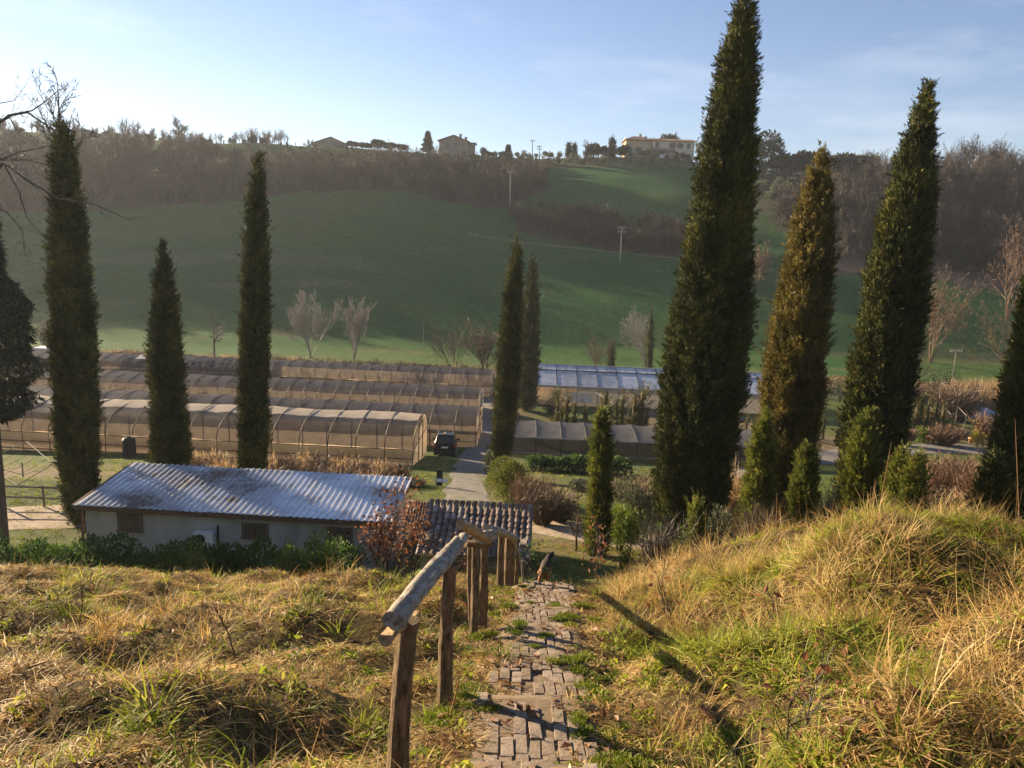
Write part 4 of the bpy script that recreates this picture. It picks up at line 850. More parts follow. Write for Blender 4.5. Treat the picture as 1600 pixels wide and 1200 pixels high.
# gabled house with orange side
r_, w_ = ridge_house('gabled_house', 'gabled grey house with sunlit orange side wall on the left skyline', 491, 541, 241, 305, rz=R(14))
gable_block(r_, 0, w_, 11, 3.6, 2.0, 'stone_wall', 'y'); m = MB(); m.box((-.06, 5.5, .8), (.10, 10.9, 5.4)); m.build('side_wall', 'plaster_orange', r_)
for x in (.56, .82): window(r_, w_*x, 0, 2.0, 1.1, 1.3)
r_, w_ = ridge_house('stone_house', 'dark stone house with sloping roof and two chimneys on the skyline', 686, 731, 237, 305)
rf = gable_block(r_, 0, w_, 10, 3.5, 1.7, 'stone_wall', 'y'); chimney(rf, w_*.72, 2, 4.6, 1.2); chimney(rf, w_*.9, 3, 3.9, 1.1)
for x in (.28, .55): window(r_, w_*x, 0, 2.2, .9, 1.3)
m = MB(); m.box((w_+1.0, 4, 1), (2.0, 5, 4.2)); m.build('annex', 'stone_wall', r_); m = MB(); m.box((w_+1.1, 4, 3.25), (2.8, 5.8, .25)); m.build('annex_roof', 'roof_far', r_)
r_, w_ = ridge_house('small_house', 'small white house half hidden by olive trees on the right hill', 1236, 1258, 264, 290)
gable_block(r_, 0, w_, 6, 2.2, .9, 'plaster_pale'); window(r_, w_*.4, 0, 1.0, .7, .9)

# ---------------------------------------------------------------- left: frame with wires, fence, van
fp = P(26, 757, 36); fr_root = thing('wire_frame', 'large tilted square metal frame strung with wires, far left', 'metal frame', (fp.x, 36, hz(fp.x, 36)))
def rel(px, py, Y): q = P(px, py, Y); return (q.x-fr_root.location.x, q.y-fr_root.location.y, q.z-fr_root.location.z)
c1, c2, c3, c4 = rel(26, 758, 36), rel(82, 724, 36.6), rel(42, 690, 39.5), rel(-30, 722, 39)
c2b = rel(103, 714, 36.9)
for a, b in ((c1, c2b), (c2, c3), (c3, c4), (c4, c1)):
    m = MB(); m.tube([a, b], .024, 6); m.build('frame_bar', 'pole_grey', fr_root)
for t in (.2, .4, .6, .8):
    a = np.array(c4)*(1-t)+np.array(c1)*t; b = np.array(c3)*(1-t)+np.array(c2)*t
    m = MB(); m.tube([a, (a+b)/2-np.array([0, 0, .04]), b], .008, 4); m.build('wire', 'pole_grey', fr_root)
mid = (np.array(c1)+np.array(c3))/2
m = MB(); m.tube([(mid[0], mid[1], -.2), tuple(mid)], .035, 8); m.build('post', 'pole_grey', fr_root)
for q in (c2, c4): m = MB(); m.tube([(mid[0], mid[1], mid[2]-.7), q], .016, 6); m.build('brace', 'pole_grey', fr_root)
fn = thing('wooden_fence', 'low rail fence along the dirt road left of the shed', 'fence', (-25, 33.2, hz(-20, 33.2)))
for i in range(7):
    x = -6+i*2.0; wx, wy = -25+x, 33.0+.0*x; z = hz(wx, wy)-fn.location.z
    m = MB(); m.tube([(x, -.2, z-.2), (x, -.2, z+1.05)], .055, 7); m.build('post', 'wood_grey', fn)
    if i < 6:
        z2 = hz(wx+2, wy)-fn.location.z; m = MB(); m.tube([(x-.1, -.28, z+.95), (x+2.1, -.28, z2+.95)], .045, 6); m.build('rail', 'wood_grey', fn)
        m = MB(); m.tube([(x-.1, -.28, z+.45), (x+2.1, -.28, z2+.45)], .04, 6); m.build('rail', 'wood_grey', fn)
vp = P(82, 566, 93); vz = hz(vp.x, 93)
surf_mat('van_blue', flat_stops((.36, .46, .50), .08), rough=.4, bump=0)
van = thing('caravan', 'pale blue caravan with white roof behind the tunnels, far left', 'caravan', (vp.x, 93, vz))
loft([(-.0, [(-2.6, .5), (2.4, .5), (2.6, 1.2), (2.4, 2.3), (-2.4, 2.3), (-2.7, 1.2)]), (2.0, [(-2.6, .5), (2.4, .5), (2.6, 1.2), (2.4, 2.3), (-2.4, 2.3), (-2.7, 1.2)])], 'van_blue', 'body', van, False)
m = MB(); m.box((0, 1, 2.42), (5.1, 2.1, .26), taper=.92); m.build('roof', 'white_paint', van)
for x in (-1.3, .4): m = MB(); m.box((x, -.02, 1.6), (1.1, .05, .6)); m.build('window', 'dark_pane', van)
for x in (-.5, .5): m = MB(); m.tube([(x, -.02, .3), (x, .15, .3)], .3, 14); m.build('wheel', 'tyre', van)
# water tank half hidden in front of the near tunnel
q = base(196, 49.8); m = MB(); m.tube([(0, 0, -.1), (0, 0, 1.2), (0, 0, 1.35)], [.42, .42, .30], 16); m.tube([(0, 0, 1.33), (0, 0, 1.45)], [.14, .14], 10); o = m.build('water_butt', 'car_trim'); o.location = q; tag(o, 'black water butt standing against the nearest tunnel, between two cypresses', 'water tank')

# ---------------------------------------------------------------- right: bench frame, plastic heap, pots
fq = P(1440, 640, 80); bf = thing('bench_frame', 'bare pale frame of a nursery shelter beside the blue plastic', 'frame', (fq.x, 80, hz(fq.x, 80)), rotz=R(-4))
def bx(a, b, r=.04): m = MB(); m.tube([a, b], r, 6); m.build('frame_bar', 'wood_grey', bf)
for i in range(4):
    x = i*1.55; m = MB(); m.tube([(x, 0, -.2), (x, 0, 1.55)], .045, 6); m.build('post', 'wood_grey', bf); m = MB(); m.tube([(x+.3, 2.6, -.2), (x+.3, 2.6, 2.0)], .045, 6); m.build('post', 'wood_grey', bf)
    bx((x, 0, 1.52), (x+.3, 2.6, 1.95), .03)
bx((-.1, 0, 1.55), (4.8, 0, 1.45), .05); bx((.2, 2.6, 2.0), (5.1, 2.6, 1.95), .04); bx((0, 0, .7), (4.7, 0, .6), .035)
ph = P(1528, 632, 84); rng = rng_(40); nxh, nyh = 26, 12; V = []
for i in range(nxh):
    for j in range(nyh):
        u, v = i/(nxh-1), j/(nyh-1); V.append((-2.6+5.6*u, 4.5*v, (1.5*math.sin(math.pi*min(1, v*.9+.1))*(.5+.5*math.sin(math.pi*(.15+u*.8))))+.18*rng.normal()*.6))
film_mat('film_blue', (.42, .47, .58), trans=.25, clear=.0, col2=(.20, .23, .30), scale=2.5, rough=.3)
o = link('plastic_heap', mesh_np('plastic_heap', V, np.array([(i*nyh+j, (i+1)*nyh+j, (i+1)*nyh+j+1, i*nyh+j+1) for i in range(nxh-1) for j in range(nyh-1)]), 'film_blue', smooth=True)); o.location = (ph.x, 84, hz(ph.x, 84)); tag(o, 'collapsed heap of bluish plastic sheeting below the reeds', 'plastic sheeting')
def pot_me(r, h):
    m = MB(); m.tube([(0, 0, 0), (0, 0, h*.82), (0, 0, h*.83), (0, 0, h), (0, 0, h*.97), (0, 0, h*.8)], [r*.68, r*.93, r*1.08, r*1.08, r*.9, r*.85], 14); return m.mesh('pot_wall', 'terracotta', True)
pme = pot_me(.24, .5)
soil = MB(); soil.tube([(0, 0, .38), (0, 0, .42)], [.20, .20], 12); soil_me = soil.mesh('soil', 'bark')
ORD = ['first', 'second', 'third', 'fourth', 'fifth', 'sixth', 'seventh', 'eighth', 'ninth', 'tenth', 'eleventh', 'twelfth', 'thirteenth', 'fourteenth', 'fifteenth', 'sixteenth']
for i, (px, py) in enumerate(((1450, 690), (1457, 693), (1467, 694), (1474, 688), (1480, 696), (1493, 692), (1503, 688), (1516, 692))):
    q = G(px, py); root = thing('flower_pot', ORD[i]+' terracotta pot from the left in the row on the nursery gravel', 'flower pot', q, group='terracotta pots on the nursery gravel'); link('pot_wall', pme, root); link('soil', soil_me, root)
# ================================================================== TREES
W1 = [(0, .62), (.06, .85), (.2, 1.0), (.45, .93), (.65, .75), (.8, .52), (.92, .26), (1, .03)]          # ordinary column
def ws(px, shape=W1): return [(t, w*px) for t, w in shape]
# --- big cypresses, left to right
cypress(128, 825, 97, 186, 31.0, [(0, 22), (.05, 44), (.15, 56), (.3, 62), (.5, 62), (.62, 56), (.75, 44), (.88, 30), (.96, 17), (1, 3)], 70000, 101, 'tall dark cypress with ragged sides standing at the shed\'s left corner', lump=.16, leaf=.17)
cypress(269, 800, 254, 374, 33.0, [(0, 40), (.12, 62), (.25, 68), (.45, 64), (.6, 50), (.72, 42), (.85, 26), (.95, 12), (1, 2)], 45000, 102, 'shorter dark cypress behind the left part of the metal roof', lump=.2, spires=[dict(w=[(0, 14), (.4, 16), (1, 2)], t0=.62, t1=.84, dx=12, n=2500)])
cypress(393, 800, 404, 238, 34.0, [(0, 36), (.12, 47), (.4, 48), (.6, 43), (.75, 33), (.88, 22), (.96, 14), (1, 3)], 55000, 103, 'tall slim dark cypress behind the middle of the metal roof', lump=.13, spires=[dict(w=[(0, 20), (.4, 20), (.8, 12), (1, 2)], t0=.62, t1=.905, dx=-15, n=5000)])
cypress(783, 724, 809, 369, 47.0, [(0, 18), (.06, 26), (.25, 34), (.45, 35), (.65, 30), (.82, 20), (.94, 9), (1, 2)], 32000, 104, 'slim cypress beside the gravel drive, left of the pair in the middle', lump=.13, leaf=.18)
cypress(822, 634, 834, 399, 80.0, [(0, 24), (.1, 31), (.3, 30), (.55, 25), (.75, 18), (.9, 10), (1, 2)], 16000, 105, 'farther slim cypress at the left end of the glasshouse', lump=.12, leaf=.26)
cypress(1072, 838, 1166, -14, 26.5, [(0, 62), (.04, 96), (.10, 128), (.2, 142), (.34, 137), (.48, 122), (.6, 104), (.72, 84), (.85, 66), (.94, 46), (1, 14)], 125000, 106, 'biggest cypress, towering out of the top of the picture', lump=.20, leaf=.15, spires=[dict(w=[(0, 22), (.3, 24), (1, 3)], t0=.70, t1=.80, dx=14, n=2500), dict(w=[(0, 30), (.4, 30), (1, 3)], t0=.40, t1=.60, dx=50, n=4000), dict(w=[(0, 26), (.4, 26), (1, 3)], t0=.30, t1=.57, dx=-44, n=4000)])
cypress(1212, 832, 1286, 234, 29.5, [(0, 64), (.08, 92), (.25, 102), (.45, 94), (.6, 82), (.75, 62), (.86, 46), (.94, 27), (1, 6)], 70000, 107, 'broad golden-brown cypress between the two darkest tall ones', mat='cypress_gold', lump=.24, leaf=.17, spires=[dict(w=[(0, 36), (.5, 32), (1, 4)], t0=.74, t1=.955, dx=-14, n=5000)])
cypress(1345, 805, 1452, 126, 30.0, [(0, 74), (.08, 92), (.2, 104), (.35, 102), (.5, 96), (.62, 86), (.75, 68), (.87, 46), (.95, 24), (1, 4)], 95000, 108, 'tall cypress leaning right, second from the right edge', lump=.15, leaf=.16)
cypress(1572, 835, 1660, 300, 22.0, [(0, 62), (.1, 76), (.3, 84), (.55, 78), (.75, 58), (.9, 30), (1, 4)], 60000, 109, 'cypress cut off by the right edge of the picture', lump=.18, leaf=.13)
# --- young cypresses along the bank
YG = 'young cypresses below the bank'
for b, by, t, ty, Y, w, n, sd, lb in (
    (932, 892, 943, 632, 25.5, 39, 16000, 121, 'slim young cypress right of the tiled hut, beside the dirt road'),
    (1176, 846, 1198, 640, 23.5, 50, 15000, 122, 'young cypress just right of the biggest cypress'),
    (1252, 832, 1262, 692, 22.0, 42, 11000, 123, 'bright young cypress in front of the golden-brown one'),
    (1338, 826, 1357, 640, 21.0, 56, 16000, 124, 'bright bushy young cypress with forked tip in front of the leaning one'),
    (1396, 822, 1412, 700, 20.0, 42, 9000, 125, 'young cypress right of the bright bushy forked one'),
    (1424, 822, 1434, 706, 19.0, 30, 6000, 126, 'thin yellow-green young cypress, last before the nursery view at right'),
    (1085, 862, 1090, 776, 20.5, 15, 3500, 127, 'tiny cypress at the foot of the biggest cypress'),
    (1535, 836, 1556, 706, 19.5, 46, 9000, 128, 'dark young cypress beside the right-edge cypress'),):
    sp = [dict(w=[(0, w*.34), (.4, w*.3), (1, 1)], t0=.68, t1=.95, dx=-w*.26, n=n//9), dict(w=[(0, w*.3), (.4, w*.26), (1, 1)], t0=.66, t1=.90, dx=w*.27, n=n//10)] if w > 38 else []
    cypress(b, by, t, ty, Y, ws(w*.86), n, sd, lb, mat='cypress_young' if sd not in (128,) else 'cypress', lump=.2, leaf=.13, spires=sp, group=YG)
# --- small far cypresses
for b, by, t, ty, Y, w, lb in ((1014, 574, 1018, 478, 108, 14, 'small dark cypress at the field edge behind the glasshouse'), (955, 574, 957, 531, 106, 8, 'tiny cypress left of the small dark one at the field edge'), (1146, 585, 1148, 548, 104, 8, 'tiny cypress behind the glasshouse, right of the biggest cypress'),
    (395, 240, 396, 212, 300, 8, 'lone pointed cypress on the left skyline'), (888, 244, 889, 224, 303, 3.2, 'left one of two needle-thin skyline cypresses'), (897, 244, 898, 225, 303, 3.2, 'right one of two needle-thin skyline cypresses'), (957, 247, 957, 213, 300, 9, 'narrow pointed conifer just left of the farmhouse')):
    cypress(b, by, t, ty, Y, ws(w), 2600, int(b), lb, mat='leaf_dark' if Y > 200 else 'cypress', lump=.15, leaf=.2 if Y < 200 else .5, trunk=True)
# --- rows of young trees in the nursery
NG = 'slim potted cypresses in the nursery rows'
rr_ = random.Random(4); vs_ = []
for k in range(4):
    m1 = cypress_mesh('crown', 3.0, [(0, .09), (.1, .17), (.35, .20), (.65, .15), (.9, .06), (1, .01)], 1500, 300+k, 'cypress' if k % 2 else 'cypress_gold', lump=.25, leaf=.09); vs_.append(m1)
tm = MB(); tm.tube([(0, 0, -.1), (0, 0, .5), (0, 0, 1.6)], [.04, .035, .015], 5); tme = tm.mesh('trunk', 'bark')
row = sorted([(872, 613, 6), (879, 634, 6), (887, 612, 7), (899, 626, 6), (914, 628, 6), (918, 632, 5), (948, 608, 9), (956, 640, 5), (965, 622, 7), (974, 612, 8), (986, 632, 6), (993, 612, 7), (999, 628, 6), (1005, 602, 9), (1012, 634, 6), (939, 626, 7), (1141, 628, 6), (1152, 640, 6), (1168, 648, 6), (1180, 652, 5), (1190, 640, 6), (1278, 630, 6), (1284, 640, 5), (1290, 646, 5), (1443, 614, 7), (1453, 620, 7), (1466, 622, 8), (1478, 624, 7), (1436, 618, 6)])
cnt_ = {}
for i, (px, ty, w) in enumerate(row):
    Y = 70+rr_.uniform(-2, 3) if px < 1300 else 78
    t = P(px, ty, Y); g = hz(t.x, Y); h = max(1.2, t.z-g)
    lb = 'slim young cypress in the row between net house and glasshouse' if px < 1100 else 'slim young cypress in the nursery between biggest and golden-brown cypress' if px < 1300 else 'small dark cypress in front of the bare nursery frame'
    kk = 0 if px < 1100 else 1 if px < 1300 else 2; cnt_[kk] = cnt_.get(kk, -1)+1; lb = ORD[cnt_[kk]]+' from the left, '+lb
    o = thing('young_cypress', lb, 'cypress tree', (t.x, Y, g), group=NG if px < 1100 else NG+' behind the biggest cypress' if px < 1300 else NG+' by the frame')
    c = link('crown', vs_[i % 4], o); s = h/3.0; c.scale = (s*w/7.*1.1, s*w/7.*1.1, s); tr = link('trunk', tme, o)

# --- hanging dark evergreen cut by the left edge
EY = 28.0; p = P(-22, 560, EY); g = hz(p.x, EY); root = thing('evergreen_tree', 'dark drooping evergreen cut off by the left edge', 'tree', (p.x, EY, g))
top = P(-22, 290, EY).z-g; bot = P(-22, 655, EY).z-g; rng = rng_(61)
nn = 26000; u = rng.random(nn); zz = bot+(top-bot)*u; rad = np.interp(u, [0, .08, .3, .6, .85, 1], [.8, 1.6, 1.75, 1.3, .75, .1])*(1+.28*vnoise(rng.random(nn)*0+zz*1.6, zz*.3, seed=3)); th = rng.random(nn)*6.28
rad = rad*(1+.3*vnoise(np.cos(th)*1.8, np.sin(th)*1.8, zz*1.4, seed=4))*rng.random(nn)**.35
c = np.stack([np.cos(th)*rad, np.sin(th)*rad, zz], 1); d = unit(np.stack([np.cos(th)*.5, np.sin(th)*.5, np.full(nn, -.55)], 1)+rng.normal(size=(nn, 3))*.4)
V, F = leaf_tris(c, d, rng.uniform(.12, .32, nn), rng.uniform(.04, .09, nn), rng); link('crown', mesh_np('crown', V, F, 'leaf_dark', np.repeat(rng.random(nn), 3)), root)
m = MB(); m.tube([(0, 0, -.2), (.1, 0, bot), (.05, 0, top*.95)], [.22, .17, .04], 8); m.build('trunk', 'bark', root)

# --- bare oak reaching in from the left edge
OY = 27.0; p = P(-70, 600, OY); g = hz(p.x, OY); root = thing('bare_oak', 'bare oak whose branches reach in from the left edge', 'tree', (p.x, OY, g))
def lp(px, py, Y): q = P(px, py, Y); return np.array((q.x-p.x, Y-OY, q.z-g))
m = MB(); m.tube([(0, 0, -.3), lp(-60, 500, OY), lp(-40, 320, OY), lp(-50, 120, OY)], [.26, .22, .16, .08], 9); m.build('trunk', 'bark', root, True)
limb = MB(); tw_c, tw_d, tw_l = [], [], []; rng = rng_(71)
def twigging(pts, r, n, ln):
    pts = np.array(pts)
    for i in range(n):
        t = rng.uniform(.2, .999)*(len(pts)-1); k = int(t); q = pts[k]+(pts[k+1]-pts[k])*(t-k); tan = pts[k+1]-pts[k]; tan = tan/np.linalg.norm(tan)
        d = tan*.6+rng.normal(size=3)*.55+np.array([0, 0, .25]); d /= np.linalg.norm(d); L_ = ln*rng.uniform(.5, 1.2); e = q+d*L_*.6; d2 = d+rng.normal(size=3)*.3; e2 = e+d2/np.linalg.norm(d2)*L_*.5
        limb.tube([q, e, e2], [r*.32, r*.2, .005], 3, cap=False)
        for j in range(6):
            f = rng.random(); s = q+(e-q)*f if j % 2 else e+(e2-e)*f; dd = d+rng.normal(size=3)*.6; tw_c.append(s); tw_d.append(dd/np.linalg.norm(dd)); tw_l.append(ln*rng.uniform(.2, .5))
for path, r, n, ln in (
    ([(-45, 330), (-20, 205), (18, 180), (45, 176), (88, 208)], .075, 9, .7), ([(-20, 205), (14, 180), (50, 173), (72, 158), (95, 138)], .055, 9, .55), ([(40, 174), (60, 188), (88, 199)], .03, 4, .5),
    ([(14, 182), (24, 200), (40, 222)], .03, 5, .5), ([(-40, 300), (0, 250), (30, 238), (88, 226)], .06, 10, .6), ([(-40, 320), (5, 255), (40, 280), (90, 310), (150, 320), (205, 345)], .07, 16, .6), ([(5, 255), (30, 300), (42, 340), (70, 372)], .04, 9, .5),
    ([(0, 250), (45, 250), (90, 264)], .035, 8, .5), ([(-30, 320), (10, 330), (35, 360), (40, 400)], .04, 9, .5), ([(-40, 150), (-5, 162), (20, 158), (34, 143)], .035, 6, .5)):
    q = [lp(a, b, OY+1.2*i/len(path)) for i, (a, b) in enumerate(path)]; limb.tube(q, np.linspace(r*.75, r*.2, len(q)), 5, cap=False); twigging(q, r*.5, n, ln)
limb.build('branches', 'bark', root)
V, F = leaf_tris(np.array(tw_c), np.array(tw_d), tw_l, np.full(len(tw_c), .014), rng); link('twigs', mesh_np('twigs', V, F, 'twig_grey', np.repeat(rng.random(len(tw_c)), 3)), root)['kind'] = 'stuff'
# --- bare top of the tree behind the left cypress
p = P(106, 250, 33); g = hz(p.x, 33); root = thing('bare_tree', 'thin bare tree rising behind the top of the left cypress', 'tree', (p.x, 33, g)); hh = P(106, 105, 33).z-g
me, tips = bare_tree_mesh(72, 4.6, .07, 3, kids=(8, 7, 6), spread=.85, first=.15, ratio=.62, twig_w=.03, mat='twig_grey', up=.35); o = link('branches', me, root, (0, 0, hh-4.5))
m = MB(); m.tube([(0, 0, -.3), (-.15, 0, hh*.5), (0, 0, hh-4.3)], [.22, .15, .08], 8); m.build('trunk', 'bark', root)
# --- bare trees at the edge of the field and in the nursery
def bare(name, label, px, by, ty, Y, seed, mat, trunk, r=.10, cat='tree', multi=1, kids=(8, 6, 5, 5), levels=3, spread=.7, tw=.05, ratio=.6, group=None, up=.25, first=.25, sx=1.0, **kw):
    Y = FY(Y); b = P(px, by, Y); g = hz(b.x, Y); h = P(px, ty, Y).z-g
    root = thing(name, label, cat, (b.x, Y, g), group=group); me, tips = bare_tree_mesh(seed, h, r, levels, kids, spread, first, up, ratio, tw, mat, multi=multi, **kw)
    o = link('branches', me, root); co = np.empty(len(me.vertices)*3, np.float32); me.vertices.foreach_get('co', co); zt = co.reshape(-1, 3)[:, 2].max(); s = h/zt; o.scale = (s*sx, s*sx, s)
    return root
bare('pale_bare_tree', 'left one of two white-stemmed bare trees at the field edge', 486, 558, 448, 108, 81, 'twig_white', 0, .10, multi=6, multi_spread=.28, kids=(7, 5, 4, 4), spread=.42, up=.5, levels=4, tw=0.045, group='white-stemmed bare trees')
bare('pale_bare_tree', 'right one of two white-stemmed bare trees at the field edge', 552, 558, 459, 108, 82, 'twig_white', 0, .10, multi=5, multi_spread=.26, kids=(7, 5, 4, 4), spread=.42, up=.5, levels=4, tw=0.045, group='white-stemmed bare trees')
bare('bare_fruit_tree', 'small dark bare fruit tree at the field edge between two cypresses', 335, 556, 482, 106, 83, 'twig_grey', 0, .16, kids=(7, 6, 5), spread=.95, first=.4, up=.1, tw=.06)
bare('bare_shrub_tree', 'dense brown bare tree left of the middle cypress pair', 758, 585, 488, 100, 84, 'twig_brown', 0, .12, multi=5, kids=(9, 7, 6), tw=.06, spread=.7, sx=1.0, multi_spread=.5)
bare('bare_shrub_tree', 'paler bare shrub tree left of the dense brown one', 708, 580, 500, 100, 85, 'twig_brown', 0, .08, multi=4, kids=(7, 6, 5), tw=.045, spread=.6, multi_spread=.4)
bare('bare_shrub_tree', 'small bare tree at the field edge behind the glasshouse', 934, 574, 514, 104, 86, 'twig_brown', 0, .10, multi=3, kids=(8, 6, 5), tw=.05, spread=.65, multi_spread=.35)
bare('pale_bare_tree', 'pale bare tree behind the small dark field-edge cypress', 1010, 572, 474, 112, 87, 'twig_white', 0, .10, multi=4, kids=(7, 5, 4, 4), levels=4, tw=0.038, spread=.6, multi_spread=.35)
bare('bare_tree', 'pinkish bare bushy tree standing in the right field', 1462, 505, 404, 125, 88, 'twig_pink', 0, .14, multi=5, kids=(7, 5, 4, 4), levels=4, tw=0.053, spread=.65, multi_spread=.4)
bare('bare_tree', 'tall reddish bare tree at the right edge below the wood', 1580, 455, 330, 150, 89, 'twig_pink', 0, .2, multi=4, kids=(7, 5, 4, 4), levels=4, tw=0.068, spread=.7, multi_spread=.35)
bare('bare_tree', 'thin pale bare tree at the right edge above the reeds', 1594, 565, 450, 110, 90, 'twig_pink', 0, .10, multi=3, kids=(7, 5, 4, 4), levels=4, tw=0.038, spread=.7)
bare('bare_tree', 'brown bare tree behind the reeds, right of the leaning cypress', 1440, 590, 520, 100, 91, 'twig_brown', 0, .08, multi=4, kids=(7, 6, 5), tw=.05, spread=.7)
bare('bare_tree', 'reddish bare tree on the slope just right of the biggest cypress', 1180, 460, 372, 165, 92, 'twig_pink', 0, .14, multi=4, kids=(8, 6, 5), tw=.09, spread=.7)
bare('bare_fruit_tree', 'small bare tree on one stem right of the tiled hut', 898, 884, 782, 26.0, 93, 'twig_brown', 0, .055, kids=(9, 7, 6), first=.5, spread=.95, tw=.012, ratio=.6, up=.12)
bare('bare_tree', 'left one of two leafless grey trees behind the tunnels', 262, 560, 500, 110, 94, 'twig_brown', 0, .1, multi=4, kids=(7, 6, 5), tw=.05, group='grey trees behind tunnels')
bare('bare_tree', 'leafless tangle of trees at the far left field edge', 70, 560, 498, 108, 95, 'twig_brown', 0, .1, multi=5, kids=(8, 6, 5), tw=.05)
# --- skyline trees
bare('skyline_oak', 'big spreading bare oak standing clear on the left skyline', 284, 240, 178, 296, 96, 'twig_grey', 0, .5, kids=(9, 7, 6, 5), levels=4, spread=.85, first=.25, tw=.10, up=.12, ratio=.62)
for i, (px, ty, w) in enumerate(((195, 180, 1.1), (214, 186, 1), (240, 196, 1), (60, 182, 1.1), (78, 190, 1), (30, 195, 1), (150, 196, 1), (410, 212, .8), (424, 216, .8), (350, 218, .7), (318, 206, .9), (484, 216, .6))):
    bare('skyline_tree', ['bare left skyline tree, %s' % q for q in ('behind the tallest left clump', 'right beside the tallest left clump', 'left of the spreading oak', 'seen between cypress and left edge', 'just left of the left cypress tip', 'nearest the left edge', 'just right of the left cypress', 'left of the gabled house near the pointed cypress', 'nearest left of the gabled house clearing', 'small and low between oak and pointed cypress', 'right beside the spreading oak', 'touching the gabled house')][i], px, 240, ty, 298, 400+i, 'twig_grey', 0, .3, multi=2, kids=(8, 6, 5), levels=3, spread=.6, tw=.10, group='bare trees on the left skyline')
for i, (px, ty, lb) in enumerate(((1045, 204, 'bare tree behind the farmhouse roof'), (920, 216, 'faint bare tree left of the round skyline trees'), (1378, 228, 'bare tree on the right skyline left of the leaning cypress'), (1490, 210, 'tallest bare tree above the right-hand wood'), (1540, 216, 'bare tree above the right wood near the edge'), (1590, 205, 'bare tree above the right wood at the picture edge'))):
    bare('skyline_tree', lb, px, 262 if px > 1300 else 246, ty, 325 if px == 1045 else 296 if px < 1300 else 270, 430+i, 'twig_grey' if px < 1300 else 'twig_brown', 0, .3, multi=3, kids=(8, 6, 5), levels=3, spread=.6, tw=.09)
def blob_tree(name, label, px, by, ty, wpx, Y, seed, mat='leaf_dark', n=2600, leaf=.7, lobes=9, group=None, trunk_frac=.25, cat='tree'):
    Y = FY(Y); b = P(px, by, Y); g = hz(b.x, Y); h = P(px, ty, Y).z-g; w = px2m(Y, wpx)/2
    root = thing(name, label, cat, (b.x, Y, g), group=group); cr_ = link('crown', shrub_mesh(seed, (w, w, h*(1-trunk_frac)/1.35), n, leaf, mat, lobes, quads=False, aspect=.55), root, (0, 0, h*trunk_frac))
    co = np.empty(len(cr_.data.vertices)*3, np.float32); cr_.data.vertices.foreach_get('co', co); cr_.scale = (1, 1, h*(1-trunk_frac)/co.reshape(-1, 3)[:, 2].max())
    m = MB(); m.tube([(0, 0, -.4), (0.1, 0, h*.4), (0, 0, h*.8)], [.03*h, .022*h, .01*h], 6); m.build('trunk', 'bark', root); return root
def conifer(name, label, px, by, ty, wpx, Y, seed, mat='leaf_dark', n=4200):
    Y = FY(Y); b = P(px, by, Y); g = hz(b.x, Y); h = P(px, ty, Y).z-g; w = px2m(Y, wpx)/2; rng = rng_(seed)
    root = thing(name, label, 'conifer', (b.x, Y, g)); k = rng.integers(0, 16, n); zt = .12+.86*(k/16.); th = rng.random(n)*6.28; lobe = .65+.35*np.cos(th*3+k*1.7)
    rr = w*(1-zt)**.85*lobe*rng.random(n)**.5; c = np.stack([np.cos(th)*rr, np.sin(th)*rr, (zt-.05*rr/w)*h+rng.normal(size=n)*.12], 1)
    d = unit(np.stack([np.cos(th), np.sin(th), np.full(n, .1)], 1)+rng.normal(size=(n, 3))*.4); V, F = leaf_tris(c, d, rng.uniform(.4, .9, n), rng.uniform(.15, .35, n), rng)
    link('crown', mesh_np('crown', V, F, mat, np.repeat(rng.random(n), 3)), root); m = MB(); m.tube([(0, 0, -.4), (0, 0, h*.97)], [.02*h, .02], 6); m.build('trunk', 'bark', root)
conifer('conifer_tree', 'shaggy pointed conifer on the skyline left of the stone house', 668, 240, 204, 26, 303, 501)
conifer('conifer_tree', 'small shaggy conifer on the skyline between stone house and poles', 794, 242, 226, 14, 303, 502)
for i, (px, ty, w, lb) in enumerate(((551, 219, 16, 'dark tree touching the right side of the gabled house'), (572, 222, 24, 'low dark tree, second right of the gabled house'), (592, 216, 20, 'tallest dark tree in the clump right of the gabled house'), (610, 221, 22, 'dark tree right of the clump\'s tallest'), (630, 224, 20, 'last dark tree of the clump, before the shaggy conifer'), (762, 236, 18, 'low dark tree right of the stone house'), (927, 222, 20, 'round dark tree left of the narrow conifer'), (944, 226, 14, 'smaller round tree touching the narrow conifer'), (976, 224, 22, 'dark round tree against the farmhouse\'s left end'), (1047, 206, 40, 'dark spreading pine behind the farmhouse'), (1188, 202, 70, 'big dark domed tree behind the biggest cypress'), (1105, 208, 40, 'dark tree between farmhouse and biggest cypress'), (1222, 232, 50, 'dark tree right of the domed one'), (1260, 232, 60, 'dark tree above the small white house'), (1310, 236, 60, 'dark pine on the right skyline'), (1345, 240, 40, 'last dark pine on the right skyline'), (140, 200, 30, 'dark ivy-clad tree on the left skyline'), (175, 204, 26, 'dark evergreen left of the spreading oak'), (232, 206, 34, 'dark evergreen just left of the spreading oak'))):
    blob_tree('dark_tree', lb, px, 248, ty, w, 325 if px in (1047, 1105) else 301 if px < 1150 and px > 300 else 288, 510+i, n=1800 if w < 45 else 3200, leaf=.8, group='dark trees along the ridge')
